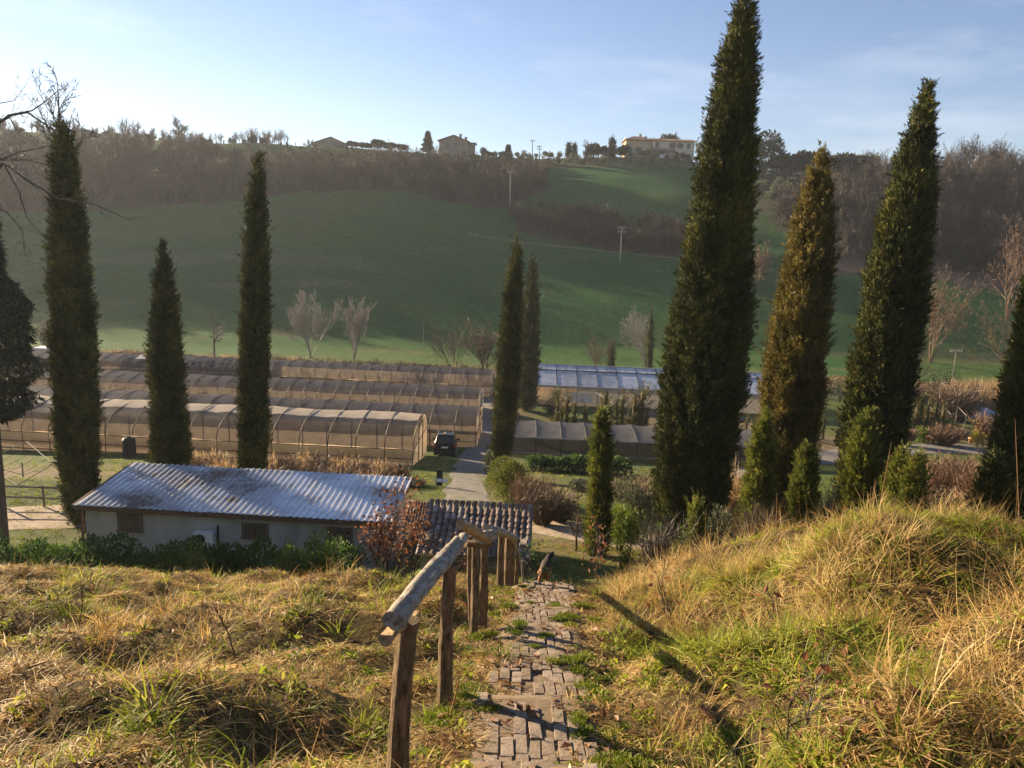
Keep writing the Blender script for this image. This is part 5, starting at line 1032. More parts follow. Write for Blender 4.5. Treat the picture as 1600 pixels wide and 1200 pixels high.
# --- olive trees on the hill
og = [shrub_mesh(540+k, (2.0, 2.0, 1.9), 700, .45, 'leaf_olive', 8, quads=False, aspect=.5) for k in range(4)]
ot = MB(); ot.tube([(0, 0, -.3), (.1, 0, .7), (.05, 0, 1.6)], [.18, .15, .08], 6); otm = ot.mesh('trunk', 'bark')
rng = rng_(77); k = 0
for poly, nn, lb, gp in ((OLIVES_TOP, 70, 'grey-green olive tree in the rows just below the hilltop farmhouse', 'olives below the farmhouse'), (OLIVES_R, 75, 'grey-green olive tree in the grove on the right-hand hill', 'olives on the right hill')):
    pa = np.array(poly); lo, hi = pa.min(0), pa.max(0); pts = []; tries = 0
    while len(pts) < nn and tries < 20000:
        tries += 1; q = lo+rng.random(2)*(hi-lo)
        if not in_poly(np.array([q[0]]), np.array([q[1]]), poly)[0] or any((q[0]-a)**2+(q[1]-b)**2 < 9 for a, b in pts): continue
        pts.append(q); o = thing('olive_tree', lb, 'olive tree', (q[0], q[1], hz(*q)), rng.random()*6, group=gp); s = rng.uniform(.8, 1.35)*(.55 if poly is OLIVES_TOP else .9)
        c = link('crown', og[k % 4], o, (0, 0, .9*s)); c.scale = (s, s, s); t = link('trunk', otm, o); t.scale = (s, s, s); k += 1

# --- the far woods: masses nobody could count
bw = [bare_tree_mesh(600+i, 9.0, .16, 3, kids=(8, 6, 5), spread=.6, first=.2, up=.35, twig_w=.10, mat='wood_twigs' if i % 3 else 'wood_twigs_grey', multi=1+i % 3)[0] for i in range(6)] + [shrub_mesh(620+i, (2.2, 2.2, 3.2), 700, .55, 'leaf_dark', 8, quads=False, aspect=.5) for i in range(2)]
def wood(name, poly, spacing, seed, lb, smin=.28, smax=.85, ever=.2, edge=None):
    rng = rng_(seed); pa = np.array(poly); lo, hi = pa.min(0), pa.max(0); n = int((hi-lo).prod()/spacing**2)
    q = lo+rng.random((n, 2))*(hi-lo); q = q[in_poly(q[:, 0], q[:, 1], poly)]
    q = q[(np.abs(q[:, 0]) < q[:, 1]*.95+20)]; n = len(q); s = rng.uniform(smin, smax, n)*(1+.25*vnoise(q[:, 0]/12, q[:, 1]/12, seed=seed))
    s = s*np.interp(q[:, 1], [218, 246], [1, .34]) if name == 'hillside_wood' else s
    idx = np.where(rng.random(n) < ever, rng.integers(6, 8, n), rng.integers(0, 6, n))
    o = gn_scatter(name, np.column_stack([q, H(q[:, 0], q[:, 1])-.1]), np.column_stack([np.zeros(n), np.zeros(n), rng.random(n)*6.28]), np.repeat(s[:, None], 3, 1), idx, bw)
    return tag(o, lb, 'wood', kind='stuff')
wood('hillside_wood', WOOD_L, 2.5, 1, 'brown leafless wood covering the left hillside')
wood('hill_hedgerow', HEDGE_H, 1.6, 2, 'dark leafless hedgerow crossing the far hillside', .28, .48, .05)
wood('right_wood', WOOD_R, 2.8, 3, 'brown leafless wood on the right hillside', .4, .9)
_lr = [(-220, 248), (-75, 250), (-75, 264), (-220, 264)]; wood('ridge_thicket', _lr, 3.6, 4, 'dark thicket along the left ridge', .28, .48, .5)
_lr = [(75, 252), (220, 246), (220, 266), (75, 266)]; wood('ridge_scrub', _lr, 4.2, 5, 'scrub along the right ridge', .25, .45, .5)
_lr = [(-75, 250), (38, 250), (38, 262), (-75, 262)]; wood('hilltop_hedge', _lr, 2.6, 6, 'low hedge along the hilltop between the houses', .09, .17, .5)
# ================================================================== MIDDLE GROUND PLANTS
def at(px, Y): return base(px, Y)
def hedge(name, label, pts, wid, leaf, n, mat, seed, lump=.3):
    """pts: (px, top py, Y)"""
    rng = rng_(seed); q = []
    for px, ty, Y in pts: t = P(px, ty, Y); g = hz(t.x, Y); q.append((t.x, Y, g, t.z-g))
    q = np.array(q); s = np.r_[0, np.cumsum(np.hypot(np.diff(q[:, 0]), np.diff(q[:, 1])))]; u = rng.random(n)*s[-1]
    X, Yc, Z, Hh = [np.interp(u, s, q[:, i]) for i in range(4)]
    a = rng.random(n)*math.pi*1.1-.05*math.pi; k = 1+lump*vnoise(u*.9, a*.9, seed=seed)+lump*.6*vnoise(u*2.4, a*2, seed=seed+1)
    dep = 1-rng.random(n)**2*.4
    c = np.stack([X+rng.normal(size=n)*.05, Yc-np.cos(a)*wid/2*k*dep, Z+np.abs(np.sin(a))**.6*Hh*k*dep], 1); c[:, 2] = np.maximum(c[:, 2], H(c[:, 0], c[:, 1])+.02)
    o0 = np.array([q[len(q)//2, 0], q[len(q)//2, 1], q[len(q)//2, 2]]); d = unit(np.stack([rng.normal(size=n)*.5, -np.cos(a), np.sin(a)*.8+.4], 1)+rng.normal(size=(n, 3))*.5)
    L_ = leaf*rng.uniform(.6, 1.4, n); V, F = leaf_quads(c-o0, d, L_, L_*.45, rng); root = thing(name, label, 'hedge', o0)
    link('foliage', mesh_np('foliage', V, F, mat, np.repeat(np.clip(rng.normal(size=n)*.22+.45, 0, 1), 4)), root)
    m = MB()
    for t in np.arange(.4, s[-1], .8):
        x, y, z, h = [np.interp(t, s, q[:, i]) for i in range(4)]; m.tube([(x-o0[0], y-o0[1], z-o0[2]-.1), (x-o0[0]+.1, y-o0[1], z-o0[2]+h*.5), (x-o0[0]+.05, y-o0[1]+.1, z-o0[2]+h*.9)], [.04, .03, .012], 5)
    st = m.build('stems', 'bark', root); st['kind'] = 'stuff'
    return root
hedge('laurel_hedge', 'dark green laurel hedge running in front of the white shed', [(-60, 846, 20.5), (30, 856, 20.5), (130, 866, 20.3), (220, 862, 20.2), (300, 864, 20.0), (400, 860, 19.8), (480, 862, 19.6), (560, 868, 19.4)], 2.2, .11, 30000, 'leaf_green', 701)
hedge('box_hedge', 'leafy green hedge in front of the dark net house', [(826, 712, 52), (870, 716, 52), (920, 714, 51.5), (985, 722, 51)], 2.2, .22, 9000, 'leaf_green', 702)
def mid(name, label, px, by, ty, wpx, Y, n, leaf, mat, seed, **kw):
    p = P(px, by, Y); g = hz(p.x, Y); h = max(.3, P(px, ty, Y).z-g); w = px2m(Y, wpx)/2
    r = shrub(name, label, (p.x, Y, g-.03), (w/.85, w/.85, h/1.2), n, leaf, mat, seed, **kw); ch = r.children[0]; co = np.empty(len(ch.data.vertices)*3, np.float32); ch.data.vertices.foreach_get('co', co); ch.scale = (1, 1, h/co.reshape(-1, 3)[:, 2].max()); return r
mid('bright_shrub', 'sunlit light green shrub at the right end of the laurel hedge', 508, 880, 822, 78, 18.6, 3200, .085, 'leaf_bright', 711)
mid('bright_shrub', 'smaller sunlit shrub left of the light green one by the hedge', 445, 880, 836, 44, 18.8, 1500, .08, 'leaf_bright', 712)
mid('bright_shrub', 'low sunlit sprig rising from the hedge below the air conditioner', 305, 876, 828, 34, 19.0, 900, .08, 'leaf_bright', 713)
mid('yellow_shrub', 'yellow-green shrub behind the left end of the metal roof', 198, 800, 722, 66, 33.5, 2200, .13, 'leaf_bright', 714)
mid('yellow_shrub', 'yellow-green shrub behind the roof beside the tall slim cypress', 358, 800, 726, 50, 34.5, 1800, .13, 'leaf_bright', 715)
mid('juniper_bush', 'big rounded olive-green bush standing beside the gravel drive', 797, 790, 710, 78, 37.0, 9000, .13, 'cypress_young', 716, quads=False, aspect=.35, upw=1.2, lobes=7)
mid('pale_shrub', 'small pale shrub at the foot of the slim drive-side cypress', 762, 724, 700, 16, 48.5, 500, .14, 'leaf_olive', 717)
mid('oleander', 'tall pale green bush left of the biggest cypress foot', 985, 840, 728, 84, 29.0, 6500, .16, 'leaf_olive', 718, aspect=.25, upw=1.0)
mid('oleander', 'lower bright green bush in front of the tall pale one', 968, 858, 782, 62, 26.5, 4500, .13, 'leaf_bright', 719, aspect=.3, upw=.9)
mid('yellow_shrub', 'small yellow-leaved shrub between hedge and tall pale bush', 905, 770, 745, 34, 42.0, 900, .16, 'leaf_olive', 720)
mid('green_shrub', 'rounded green bush at the foot of the golden-brown cypress', 1122, 856, 782, 66, 22.0, 4000, .085, 'leaf_olive', 721)
mid('yellow_shrub', 'yellow-green leafy plant on the bank edge right of the steps', 978, 880, 822, 30, 16.5, 500, .09, 'leaf_bright', 722)
mid('yellow_shrub', 'yellow-green leafy plant on the bank below the biggest cypress', 1060, 862, 806, 24, 16.0, 400, .09, 'leaf_bright', 723)
mid('yellow_shrub', 'yellowish shrub on the bank right of the thin young cypress', 1460, 820, 752, 74, 19.0, 3200, .08, 'leaf_olive', 724)
for i, (px, by, ty, w, Y, mat, lb) in enumerate(((1525, 692, 668, 24, 72, 'leaf_yellow', 'bright yellow potted shrub on the nursery gravel'), (1437, 684, 662, 20, 73, 'leaf_bright', 'yellow-green round shrub on the nursery gravel'), (1482, 664, 650, 34, 77, 'leaf_bright', 'flat yellow-green shrub behind the nursery gravel'), (1417, 665, 648, 16, 78, 'leaf_bright', 'small green shrub left in the nursery'), (1395, 664, 655, 22, 77, 'leaf_olive', 'low olive shrub at the nursery\'s left'), (1472, 614, 572, 44, 88, 'leaf_dark', 'dark rounded bush in front of the reeds'), (1410, 640, 612, 30, 84, 'leaf_olive', 'silvery young tree right of the leaning cypress'), (1310, 632, 585, 50, 92, 'leaf_olive', 'grey-green bush between golden-brown and leaning cypress'), (1215, 640, 612, 40, 88, 'leaf_green', 'green bush at the right end of the glasshouse'), (1545, 746, 725, 50, 46, 'leaf_dark', 'dark low bush below the nursery gravel'), (1455, 728, 708, 60, 50, 'leaf_green', 'low green bush on the slope below the nursery gravel'), (870, 625, 600, 16, 82, 'leaf_olive', 'small shrub in front of the glasshouse corner'), (860, 640, 622, 22, 78, 'leaf_olive', 'low shrub left of the nursery cypress row'))):
    mid('nursery_shrub', lb, px, by, ty, w, Y, 900 if Y > 60 else 1800, .22 if Y > 60 else .15, mat, 740+i)
for i, (px, by, ty, w, Y, mat, lb) in enumerate(((1412, 694, 668, 30, 71, 'twig_pink', 'rounded russet shrub at the left end of the nursery gravel'), (1476, 696, 664, 44, 72, 'twig_pink', 'large russet shrub among the pots'), (1544, 690, 650, 36, 73, 'twig_pink', 'pinkish twiggy shrub right of the yellow one'), (1450, 652, 640, 30, 80, 'twig_pink', 'small russet shrub behind the pots'), (1530, 770, 712, 70, 40, 'twig_pink', 'reddish heathery shrub on the right slope'), (1480, 760, 716, 60, 42, 'twig_pink', 'reddish heathery shrub left of the bigger one on the slope'), (1575, 720, 690, 50, 48, 'twig_brown', 'brown scrub beside the right-edge cypress'), (845, 850, 756, 66, 30.5, 'twig_brown', 'large brown leafless shrub right of the tiled roof'), (872, 836, 770, 54, 31.5, 'twig_brown', 'second brown leafless shrub beside the dirt road'), (825, 800, 745, 46, 34, 'twig_pink', 'reddish leafless shrub below the rounded bush'), (1140, 812, 736, 36, 29, 'reed', 'pale plume grass between biggest cypress and its neighbour'), (1300, 812, 768, 40, 24, 'twig_pink', 'reddish dry shrub between two bright young cypresses'), (640, 780, 745, 50, 41, 'twig_brown', 'dry brown bush at the right end of the metal roof'), (1500, 606, 598, 70, 84, 'twig_brown', 'brown bramble bank under the reeds'), (1040, 842, 815, 60, 18, 'twig_grey', 'grey dry scrub at the biggest cypress foot'), (1180, 842, 800, 36, 18, 'twig_brown', 'brown dry scrub beside the young cypress'))):
    p = P(px, by, Y); g = hz(p.x, Y); h = max(.5, P(px, ty, Y).z-g); w = px2m(Y, w)/2
    twig_bush('dry_shrub', lb, (p.x, Y, g-.05), (w, w, h), 420, mat, 760+i, cat='shrub', w=.0009*Y, fan=1.1)
# brambles and dry weeds: uncountable
weed = [twig_bush_mesh(790+i, (.5, .5, .9), 60, ['twig_brown', 'reed', 'twig_pink'][i % 3], .03) for i in range(6)]
def strip(name, polys, dens, seed, lb, protos, smin=.6, smax=1.3, flat=1.0, near=False, excl=None):
    rng = rng_(seed); pts = []
    for poly in polys:
        pa = np.array(poly); lo, hi = pa.min(0), pa.max(0); n = int((hi-lo).prod()*dens); q = lo+rng.random((n, 2))*(hi-lo); pts.append(q[in_poly(q[:, 0], q[:, 1], poly)])
    q = np.concatenate(pts)
    if excl is not None: q = q[~excl(q)]
    n = len(q); s = rng.uniform(smin, smax, n)
    o = gn_scatter(name, np.column_stack([q, H(q[:, 0], q[:, 1])-.03]), np.column_stack([rng.normal(size=n)*.1, rng.normal(size=n)*.1, rng.random(n)*6.28]), np.stack([s, s, s*flat], 1), rng.integers(0, len(protos), n), protos)
    return tag(o, lb, name.replace('_', ' '), kind='stuff')
strip('field_edge_brambles', [[(-75, 99), (-4, 97.5), (-4, 101), (-75, 103.5)], [(-2, 98), (3, 96), (3, 100), (-2, 102)], [(36, 99), (70, 92), (75, 101), (36, 106)]], 1.6, 801, 'brown brambles along the field edge behind the tunnels', weed, .9, 1.7)
strip('dry_weeds', [[(-19, 40), (-7, 38.5), (-6, 43), (-8, 46.5), (-20, 47)], [(20, 36), (38, 38), (48, 62), (30, 60)], [(6, 34), (14, 34), (14, 44), (5, 42)]], 1.5, 802, 'tall dry beige weeds between shed and tunnel', weed, .7, 1.5)
rd = []
for i in range(4):
    rng = rng_(820+i); n = 26; a = rng.random(n)*6.28; c = np.stack([np.cos(a)*.5*rng.random(n), np.sin(a)*.5*rng.random(n), np.zeros(n)], 1); d = unit(np.stack([rng.normal(size=n)*.12, rng.normal(size=n)*.12, np.ones(n)], 1)); V, F = leaf_tris(c, d, rng.uniform(1.8, 3.0, n), np.full(n, .09), rng); rd.append(mesh_np('reed', V, F, 'reed', np.repeat(rng.random(n), 3)))
strip('reed_bed', [[tuple(P(1475, 580, 92)[:2]), tuple(P(1600, 590, 90)[:2]), tuple(P(1600, 590, 100)[:2]), tuple(P(1480, 580, 100)[:2])], [tuple(P(1395, 590, 94)[:2]), tuple(P(1432, 590, 94)[:2]), tuple(P(1432, 590, 98)[:2]), tuple(P(1395, 590, 98)[:2])]], 3.2, 803, 'golden reed bed at the edge of the right field', rd, .7, 1.1)

# ================================================================== STEPS
def wood_mat(name, c0, c1, lichen=0):
    m, nt, out = nodes_mat(name); L = nt.links.new
    tc = N(nt, 'ShaderNodeTexCoord'); mp = N(nt, 'ShaderNodeMapping'); mp.inputs['Scale'].default_value = (15, 15, 3.2); L(tc.outputs['Object'], mp.inputs['Vector'])
    n1 = N(nt, 'ShaderNodeTexNoise', Scale=2.5, Detail=8.0, Roughness=.7); n1.inputs['Distortion'].default_value = .6; L(mp.outputs[0], n1.inputs['Vector'])
    n2 = N(nt, 'ShaderNodeTexNoise', Scale=9.0, Detail=5.0, Roughness=.6); L(tc.outputs['Object'], n2.inputs['Vector'])
    col = ramp(nt, n1.outputs['Fac'], [(.36, tuple(v*.16 for v in c0)), (.42, tuple(v*.75 for v in c0)), (.5, c0), (.70, c1)])
    if lichen:
        mx = N(nt, 'ShaderNodeMixRGB'); f = ramp(nt, n2.outputs['Fac'], [(.50, (0, 0, 0)), (.57, (lichen,)*3)]); L(f, mx.inputs['Fac']); L(col, mx.inputs['Color1']); mx.inputs['Color2'].default_value = (.36, .385, .32, 1); col = mx.outputs['Color']
    p = N(nt, 'ShaderNodeBsdfPrincipled', Roughness=.9); p.inputs['Specular IOR Level'].default_value = .2; L(col, p.inputs['Base Color'])
    b = N(nt, 'ShaderNodeBump', Strength=.9, Distance=.012); L(n1.outputs['Fac'], b.inputs['Height']); L(b.outputs[0], p.inputs['Normal']); L(p.outputs[0], out.inputs['Surface'])
wood_mat('post_wood', (.15, .105, .062), (.29, .21, .125)); wood_mat('rail_wood', (.25, .21, .165), (.44, .38, .30), .5); wood_mat('cut_wood', (.32, .22, .12), (.52, .40, .25))
def stone_mat():
    m, nt, out = nodes_mat('step_stone'); L = nt.links.new
    g = N(nt, 'ShaderNodeNewGeometry'); oi = N(nt, 'ShaderNodeObjectInfo')
    n1 = N(nt, 'ShaderNodeTexNoise', Scale=14.0, Detail=8.0, Roughness=.72); L(g.outputs['Position'], n1.inputs['Vector'])
    n2 = N(nt, 'ShaderNodeTexNoise', Scale=4.5, Detail=5.0, Roughness=.65); L(g.outputs['Position'], n2.inputs['Vector'])
    a = N(nt, 'ShaderNodeMath', operation='MULTIPLY_ADD'); a.inputs[1].default_value = .3; L(oi.outputs['Random'], a.inputs[0]); L(n1.outputs['Fac'], a.inputs[2])
    c = ramp(nt, a.outputs[0], [(.35, (.11, .082, .06)), (.6, (.20, .155, .115)), (.95, (.30, .25, .20))])
    mx = N(nt, 'ShaderNodeMixRGB'); f = ramp(nt, n2.outputs['Fac'], [(.55, (0, 0, 0)), (.68, (.8, .8, .8))]); L(f, mx.inputs['Fac']); L(c, mx.inputs['Color1']); mx.inputs['Color2'].default_value = (.075, .08, .03, 1)
    p = N(nt, 'ShaderNodeBsdfPrincipled', Roughness=.92); p.inputs['Specular IOR Level'].default_value = .2; L(mx.outputs['Color'], p.inputs['Base Color'])
    b = N(nt, 'ShaderNodeBump', Strength=.8, Distance=.02); L(n1.outputs['Fac'], b.inputs['Height']); L(b.outputs[0], p.inputs['Normal']); L(p.outputs[0], out.inputs['Surface'])
stone_mat()
steps = thing('stone_steps', None, None, (0, 0, 0)); steps['kind'] = 'structure'
rs = random.Random(12)
def brick_me(l, w, h, seed):
    r = random.Random(seed); m = MB(); x, y, z = w/2, l/2, h/2; b = .004
    V = [(sx*(x+r.uniform(-.006, .004)), sy*(y+r.uniform(-.01, .004)), -z) for sx, sy in ((-1, -1), (1, -1), (1, 1), (-1, 1))]
    V += [(sx*(x-.002), sy*(y-.002), z-b) for sx, sy in ((-1, -1), (1, -1), (1, 1), (-1, 1))] + [(sx*(x-b), sy*(y-b), z+r.uniform(-.004, .004)) for sx, sy in ((-1, -1), (1, -1), (1, 1), (-1, 1))]
    F = [(0, 3, 2, 1), (8, 9, 10, 11)] + [(i, (i+1) % 4, 4+(i+1) % 4, 4+i) for i in range(4)] + [(4+i, 4+(i+1) % 4, 8+(i+1) % 4, 8+i) for i in range(4)]
    m.add(V, F); return m.mesh('brick', 'step_stone')
BR = [brick_me(.25, .076, .09, i) for i in range(6)]; KE = [brick_me(.10, .20, .13, 20+i) for i in range(4)]
PW, TD = .74, 1.22
def tread_z(x, y):                                   # top of the paved treads, -inf away from them
    j = np.floor((y-2.3)/TD); y0 = 2.3+j*TD; cx = path_x(y0+TD/2); z = H(cx, y0+TD*.45)+.02+(y-y0-TD/2)*math.tan(-.245)-.006
    return np.where((y > 2.3) & (y < 2.3+TD*7) & (np.abs(x-cx) < .42), z, -1e9)
ys = np.arange(2.3, 10.8, TD); bed = MB()
for j, y0 in enumerate(ys):
    cx = float(path_x(y0+TD/2)); zt = hz(cx, y0+TD*.45)+.02; tilt = -.245
    bx_n, by_n = 17, 22; u, v = np.meshgrid(np.linspace(-.5, .5, bx_n)*(PW+.35), np.linspace(0, TD, by_n)); nzz = .011*vnoise((u+cx)*6, (v+y0)*6, seed=91)+.006*vnoise((u+cx)*19, (v+y0)*19, seed=92)
    bz = zt+(v-TD*.5)*math.tan(tilt)-.007+nzz-.10*sstep(.30, .5, np.abs(u)/(PW+.35)); bV = np.stack([u+cx, v+y0, bz], -1).reshape(-1, 3)
    bF = [(r*bx_n+q, r*bx_n+q+1, (r+1)*bx_n+q+1, (r+1)*bx_n+q) for r in range(by_n-1) for q in range(bx_n-1)]
    lip = bV[-bx_n:]; bV = np.concatenate([bV, lip-np.array([0, 0, .25])]); k0 = (by_n-1)*bx_n; bF += [(k0+q, k0+q+1, k0+bx_n+q+1, k0+bx_n+q) for q in range(bx_n-1)]
    bed.add(bV, bF)
    ncol = 9
    for i in range(ncol):
        off = rs.uniform(-.03, .03)+(.06 if i % 2 else -.03)
        for k in range(5):
            yy = .12+k*.255+off*.6
            if yy > TD-.10: continue
            if rs.random() < (.10 if 2 <= i <= 7 else .40)+.12*(y0 < 4.4): continue
            o = link('brick', BR[rs.randrange(6)], steps, (cx+(i-ncol/2+.5)*PW/ncol+rs.uniform(-.008, .008), y0+yy, zt+(yy-TD*.5)*math.tan(tilt)+rs.uniform(-.010, .006)-.039)); o.rotation_euler = (tilt+rs.uniform(-.025, .025), rs.uniform(-.025, .025), rs.uniform(-.03, .03))
    x = -PW/2+.12
    while x < PW/2-.16:                                   # kerb stones along the lip of the step
        w = rs.uniform(.85, 1.15)
        o = link('kerb_stone', KE[rs.randrange(4)], steps, (cx+x, y0+TD-.03, zt+(TD*.5)*math.tan(tilt)-.068+rs.uniform(-.012, .004))); o.scale = (w, 1, 1); o.rotation_euler = (tilt, rs.uniform(-.04, .04), rs.uniform(-.1, .1)); x += .21*w
surf_mat('step_soil', [(.3, (.10, .072, .045)), (.6, (.17, .125, .08)), (.75, (.10, .10, .035))], scale=9, detail=8, rough=.95, bump=.6)
bed.build('bedding', 'step_soil', steps, True); steps.children[-1]['kind'] = 'stuff'
for i, (px, py, w, l) in enumerate(((798, 1130, .30, .16),)):
    q = G(px, py); m = MB(); m.box((0, 0, 0), (w, l, .1), taper=.93); o = m.build('slab', 'step_stone', steps, loc=(q.x, q.y, q.z+.005)); o.rotation_euler = (-.2, 0, rs.uniform(-.3, .3))

# ================================================================== RAILING
rail = thing('wooden_railing', 'rough chestnut log railing on posts running down beside the steps', 'railing', G(712, 1105))
ro = np.array(rail.location); rng = rng_(33)
def log(name, a, b, r0, r1, mat, k=12, lump=.07, split=None, segs=11, ends=True, sag=0):
    """log in its own frame (z along the log) so that the grain runs lengthwise"""
    a, b = np.array(a, float), np.array(b, float); L_ = np.linalg.norm(b-a); m = MB(); V = []
    prof = 1+rng.uniform(-lump, lump, k)
    for i in range(segs+1):
        t = i/segs; an = np.arange(k)/k*2*math.pi; rr = (r0*(1-t)+r1*t)*prof*(1+rng.uniform(-lump*.6, lump*.6, k))*(1+.06*math.sin(t*9+r0*90)+.05*math.sin(t*23+r0*50))
        x, y = np.cos(an)*rr, np.sin(an)*rr
        if split is not None: y = np.minimum(y, split*r0*(1+.05*rng.normal(size=k))) if split > 0 else np.maximum(y, split*r0)
        V += [(x[j]+.008*math.sin(t*5+r0*200), y[j]+.007*math.sin(t*4+1), t*L_) for j in range(k)]
    F = [(i*k+j, i*k+(j+1) % k, (i+1)*k+(j+1) % k, (i+1)*k+j) for i in range(segs) for j in range(k)] + [tuple(range(k-1, -1, -1)), tuple(range(segs*k, segs*k+k))]
    m.add(V, F); o = m.build(name, mat, rail, True); md = o.modifiers.new('e', 'EDGE_SPLIT'); md.split_angle = R(40)
    o.location = a-ro; z = Vector(b-a).normalized(); ref = Vector((0, 0, 1)) if abs(z.z) < .8 else Vector((0, -1, 0)); x = ref.cross(z).normalized(); y = z.cross(x)
    o.rotation_euler = Matrix((x, y, z)).transposed().to_euler(); return o
def post(px, ty, Y, wpx, lean=(0, 0), mat='post_wood', ty2=None, square=False):
    t = P(px, ty, Y); g = hz(t.x, Y); dd = (Y*math.cos(PITCH)+(CAM_Z-t.z)*math.sin(PITCH))/FPX
    return log('post', (t.x-lean[0], Y-lean[1], g-.25), t, wpx*dd*.47, wpx*dd*.42, mat, k=11, lump=.13)
post(637, 970, 3.45, 38, (.055, 0)); post(704, 882, 4.75, 27, (.03, 0)); post(744, 850, 7.0, 15); post(757, 848, 7.25, 13, (-.02, 0)); post(733, 838, 7.3, 8, (-.06, 0))
post(784, 836, 10.6, 12); post(794, 836, 11.0, 12, (-.03, 0)); post(801, 842, 11.3, 9); post(808, 868, 11.6, 8); post(816, 876, 11.3, 4, (-.08, 0), 'rail_wood')
log('rail', P(622, 976, 3.15), P(724, 838, 5.75), .037, .042, 'rail_wood', 16, .12)
log('rail', P(607, 970, 3.13), P(712, 842, 5.4), .029, .030, 'rail_wood', 12, .14)                       # the split half lying beside it
log('rail_stub', P(603, 1000, 3.10), P(646, 956, 3.75), .033, .032, 'cut_wood', 10, .08, split=.45)
log('rail', P(721, 821, 5.95), P(762, 842, 6.95), .040, .046, 'cut_wood', 12, .05)
log('rail_knot', P(752, 842, 6.8), P(768, 834, 7.2), .062, .055, 'rail_wood', 10, .12, segs=3)
log('plank', P(727, 849, 6.95), P(769, 846, 7.1), .045, .045, 'post_wood', 8, .05, split=.3)
log('rail', P(762, 826, 7.2), P(806, 840, 11.0), .045, .05, 'rail_wood', 10, .08); log('rail', P(796, 834, 11.0), P(812, 872, 12.2), .05, .045, 'rail_wood', 10, .08)
log('rail', P(804, 868, 11.6), P(822, 880, 14.0), .045, .045, 'rail_wood', 8, .08)

# ================================================================== DOG
def fur():
    m, nt, out = nodes_mat('dog_fur'); L = nt.links.new; tc = N(nt, 'ShaderNodeTexCoord'); sx = N(nt, 'ShaderNodeSeparateXYZ'); L(tc.outputs['Object'], sx.inputs[0])
    no = N(nt, 'ShaderNodeTexNoise', Scale=14.0, Detail=5.0); L(tc.outputs['Object'], no.inputs['Vector'])
    a = N(nt, 'ShaderNodeMath', operation='MULTIPLY_ADD'); a.inputs[1].default_value = .25; L(no.outputs['Fac'], a.inputs[0]); L(sx.outputs['Z'], a.inputs[2])
    c = ramp(nt, a.outputs[0], [(.40, (.34, .15, .055)), (.52, (.24, .10, .04)), (.58, (.05, .028, .018)), (.66, (.025, .016, .013))])
    p = N(nt, 'ShaderNodeBsdfPrincipled', Roughness=.85); L(c, p.inputs['Base Color']); b = N(nt, 'ShaderNodeBump', Strength=.6, Distance=.02); L(no.outputs['Fac'], b.inputs['Height']); L(b.outputs[0], p.inputs['Normal']); L(p.outputs[0], out.inputs['Surface'])
fur()
dv = [((0, 0, .40), .10), ((0, .16, .415), .10), ((0, .34, .41), .125), ((0, .46, .44), .10), ((.03, .56, .50), .065), ((.05, .63, .555), .068), ((.07, .71, .545), .045), ((.085, .79, .525), .028),
      ((.075, -.01, .33), .07), ((.085, .05, .22), .042), ((.085, -.08, .13), .024), ((.085, -.06, .03), .024), ((.085, -.01, .018), .024),
      ((-.075, .03, .33), .07), ((-.085, .10, .22), .042), ((-.085, -.02, .13), .024), ((-.085, .02, .03), .024), ((-.085, .07, .018), .024),
      ((.07, .36, .30), .055), ((.075, .33, .19), .032), ((.075, .36, .09), .022), ((.075, .37, .02), .024), ((-.07, .40, .30), .055), ((-.075, .44, .19), .032), ((-.075, .42, .09), .022), ((-.075, .45, .02), .024),
      ((-.01, -.10, .41), .03), ((-.03, -.19, .36), .035), ((-.04, -.24, .26), .04), ((-.03, -.25, .18), .015)]
de = [(0, 1), (1, 2), (2, 3), (3, 4), (4, 5), (5, 6), (6, 7), (0, 8), (8, 9), (9, 10), (10, 11), (11, 12), (0, 13), (13, 14), (14, 15), (15, 16), (16, 17), (2, 18), (18, 19), (19, 20), (20, 21), (2, 22), (22, 23), (23, 24), (24, 25), (0, 26), (26, 27), (27, 28), (28, 29)]
dm = bpy.data.meshes.new('body'); dm.from_pydata([v for v, r in dv], de, []); dq = G(848, 917); dq.z = hz(dq.x, dq.y)
dog = thing('dog', 'brown and black dog walking away on the shaded grass below the steps', 'dog', dq, rotz=R(-12))
db = link('body', dm, dog); sk = db.modifiers.new('skin', 'SKIN'); dm.materials.append(MATS['dog_fur'])
for i, (v, r) in enumerate(dv): dm.skin_vertices[0].data[i].radius = (r, r); dm.skin_vertices[0].data[i].use_root = (i == 0)
sk.use_smooth_shade = True; sb = db.modifiers.new('sub', 'SUBSURF'); sb.levels = 2; sb.render_levels = 2
for s in (-1, 1):
    m = MB(); m.add([(.05+s*.03, .60, .60), (.05+s*.065, .59, .595), (.05+s*.085, .61, .53), (.05+s*.06, .63, .52)], [(0, 1, 2, 3)]); o = m.build('ear', 'dog_fur', dog); md = o.modifiers.new('t', 'SOLIDIFY'); md.thickness = .012
dog.scale = (1.25, 1.15, 1.15)

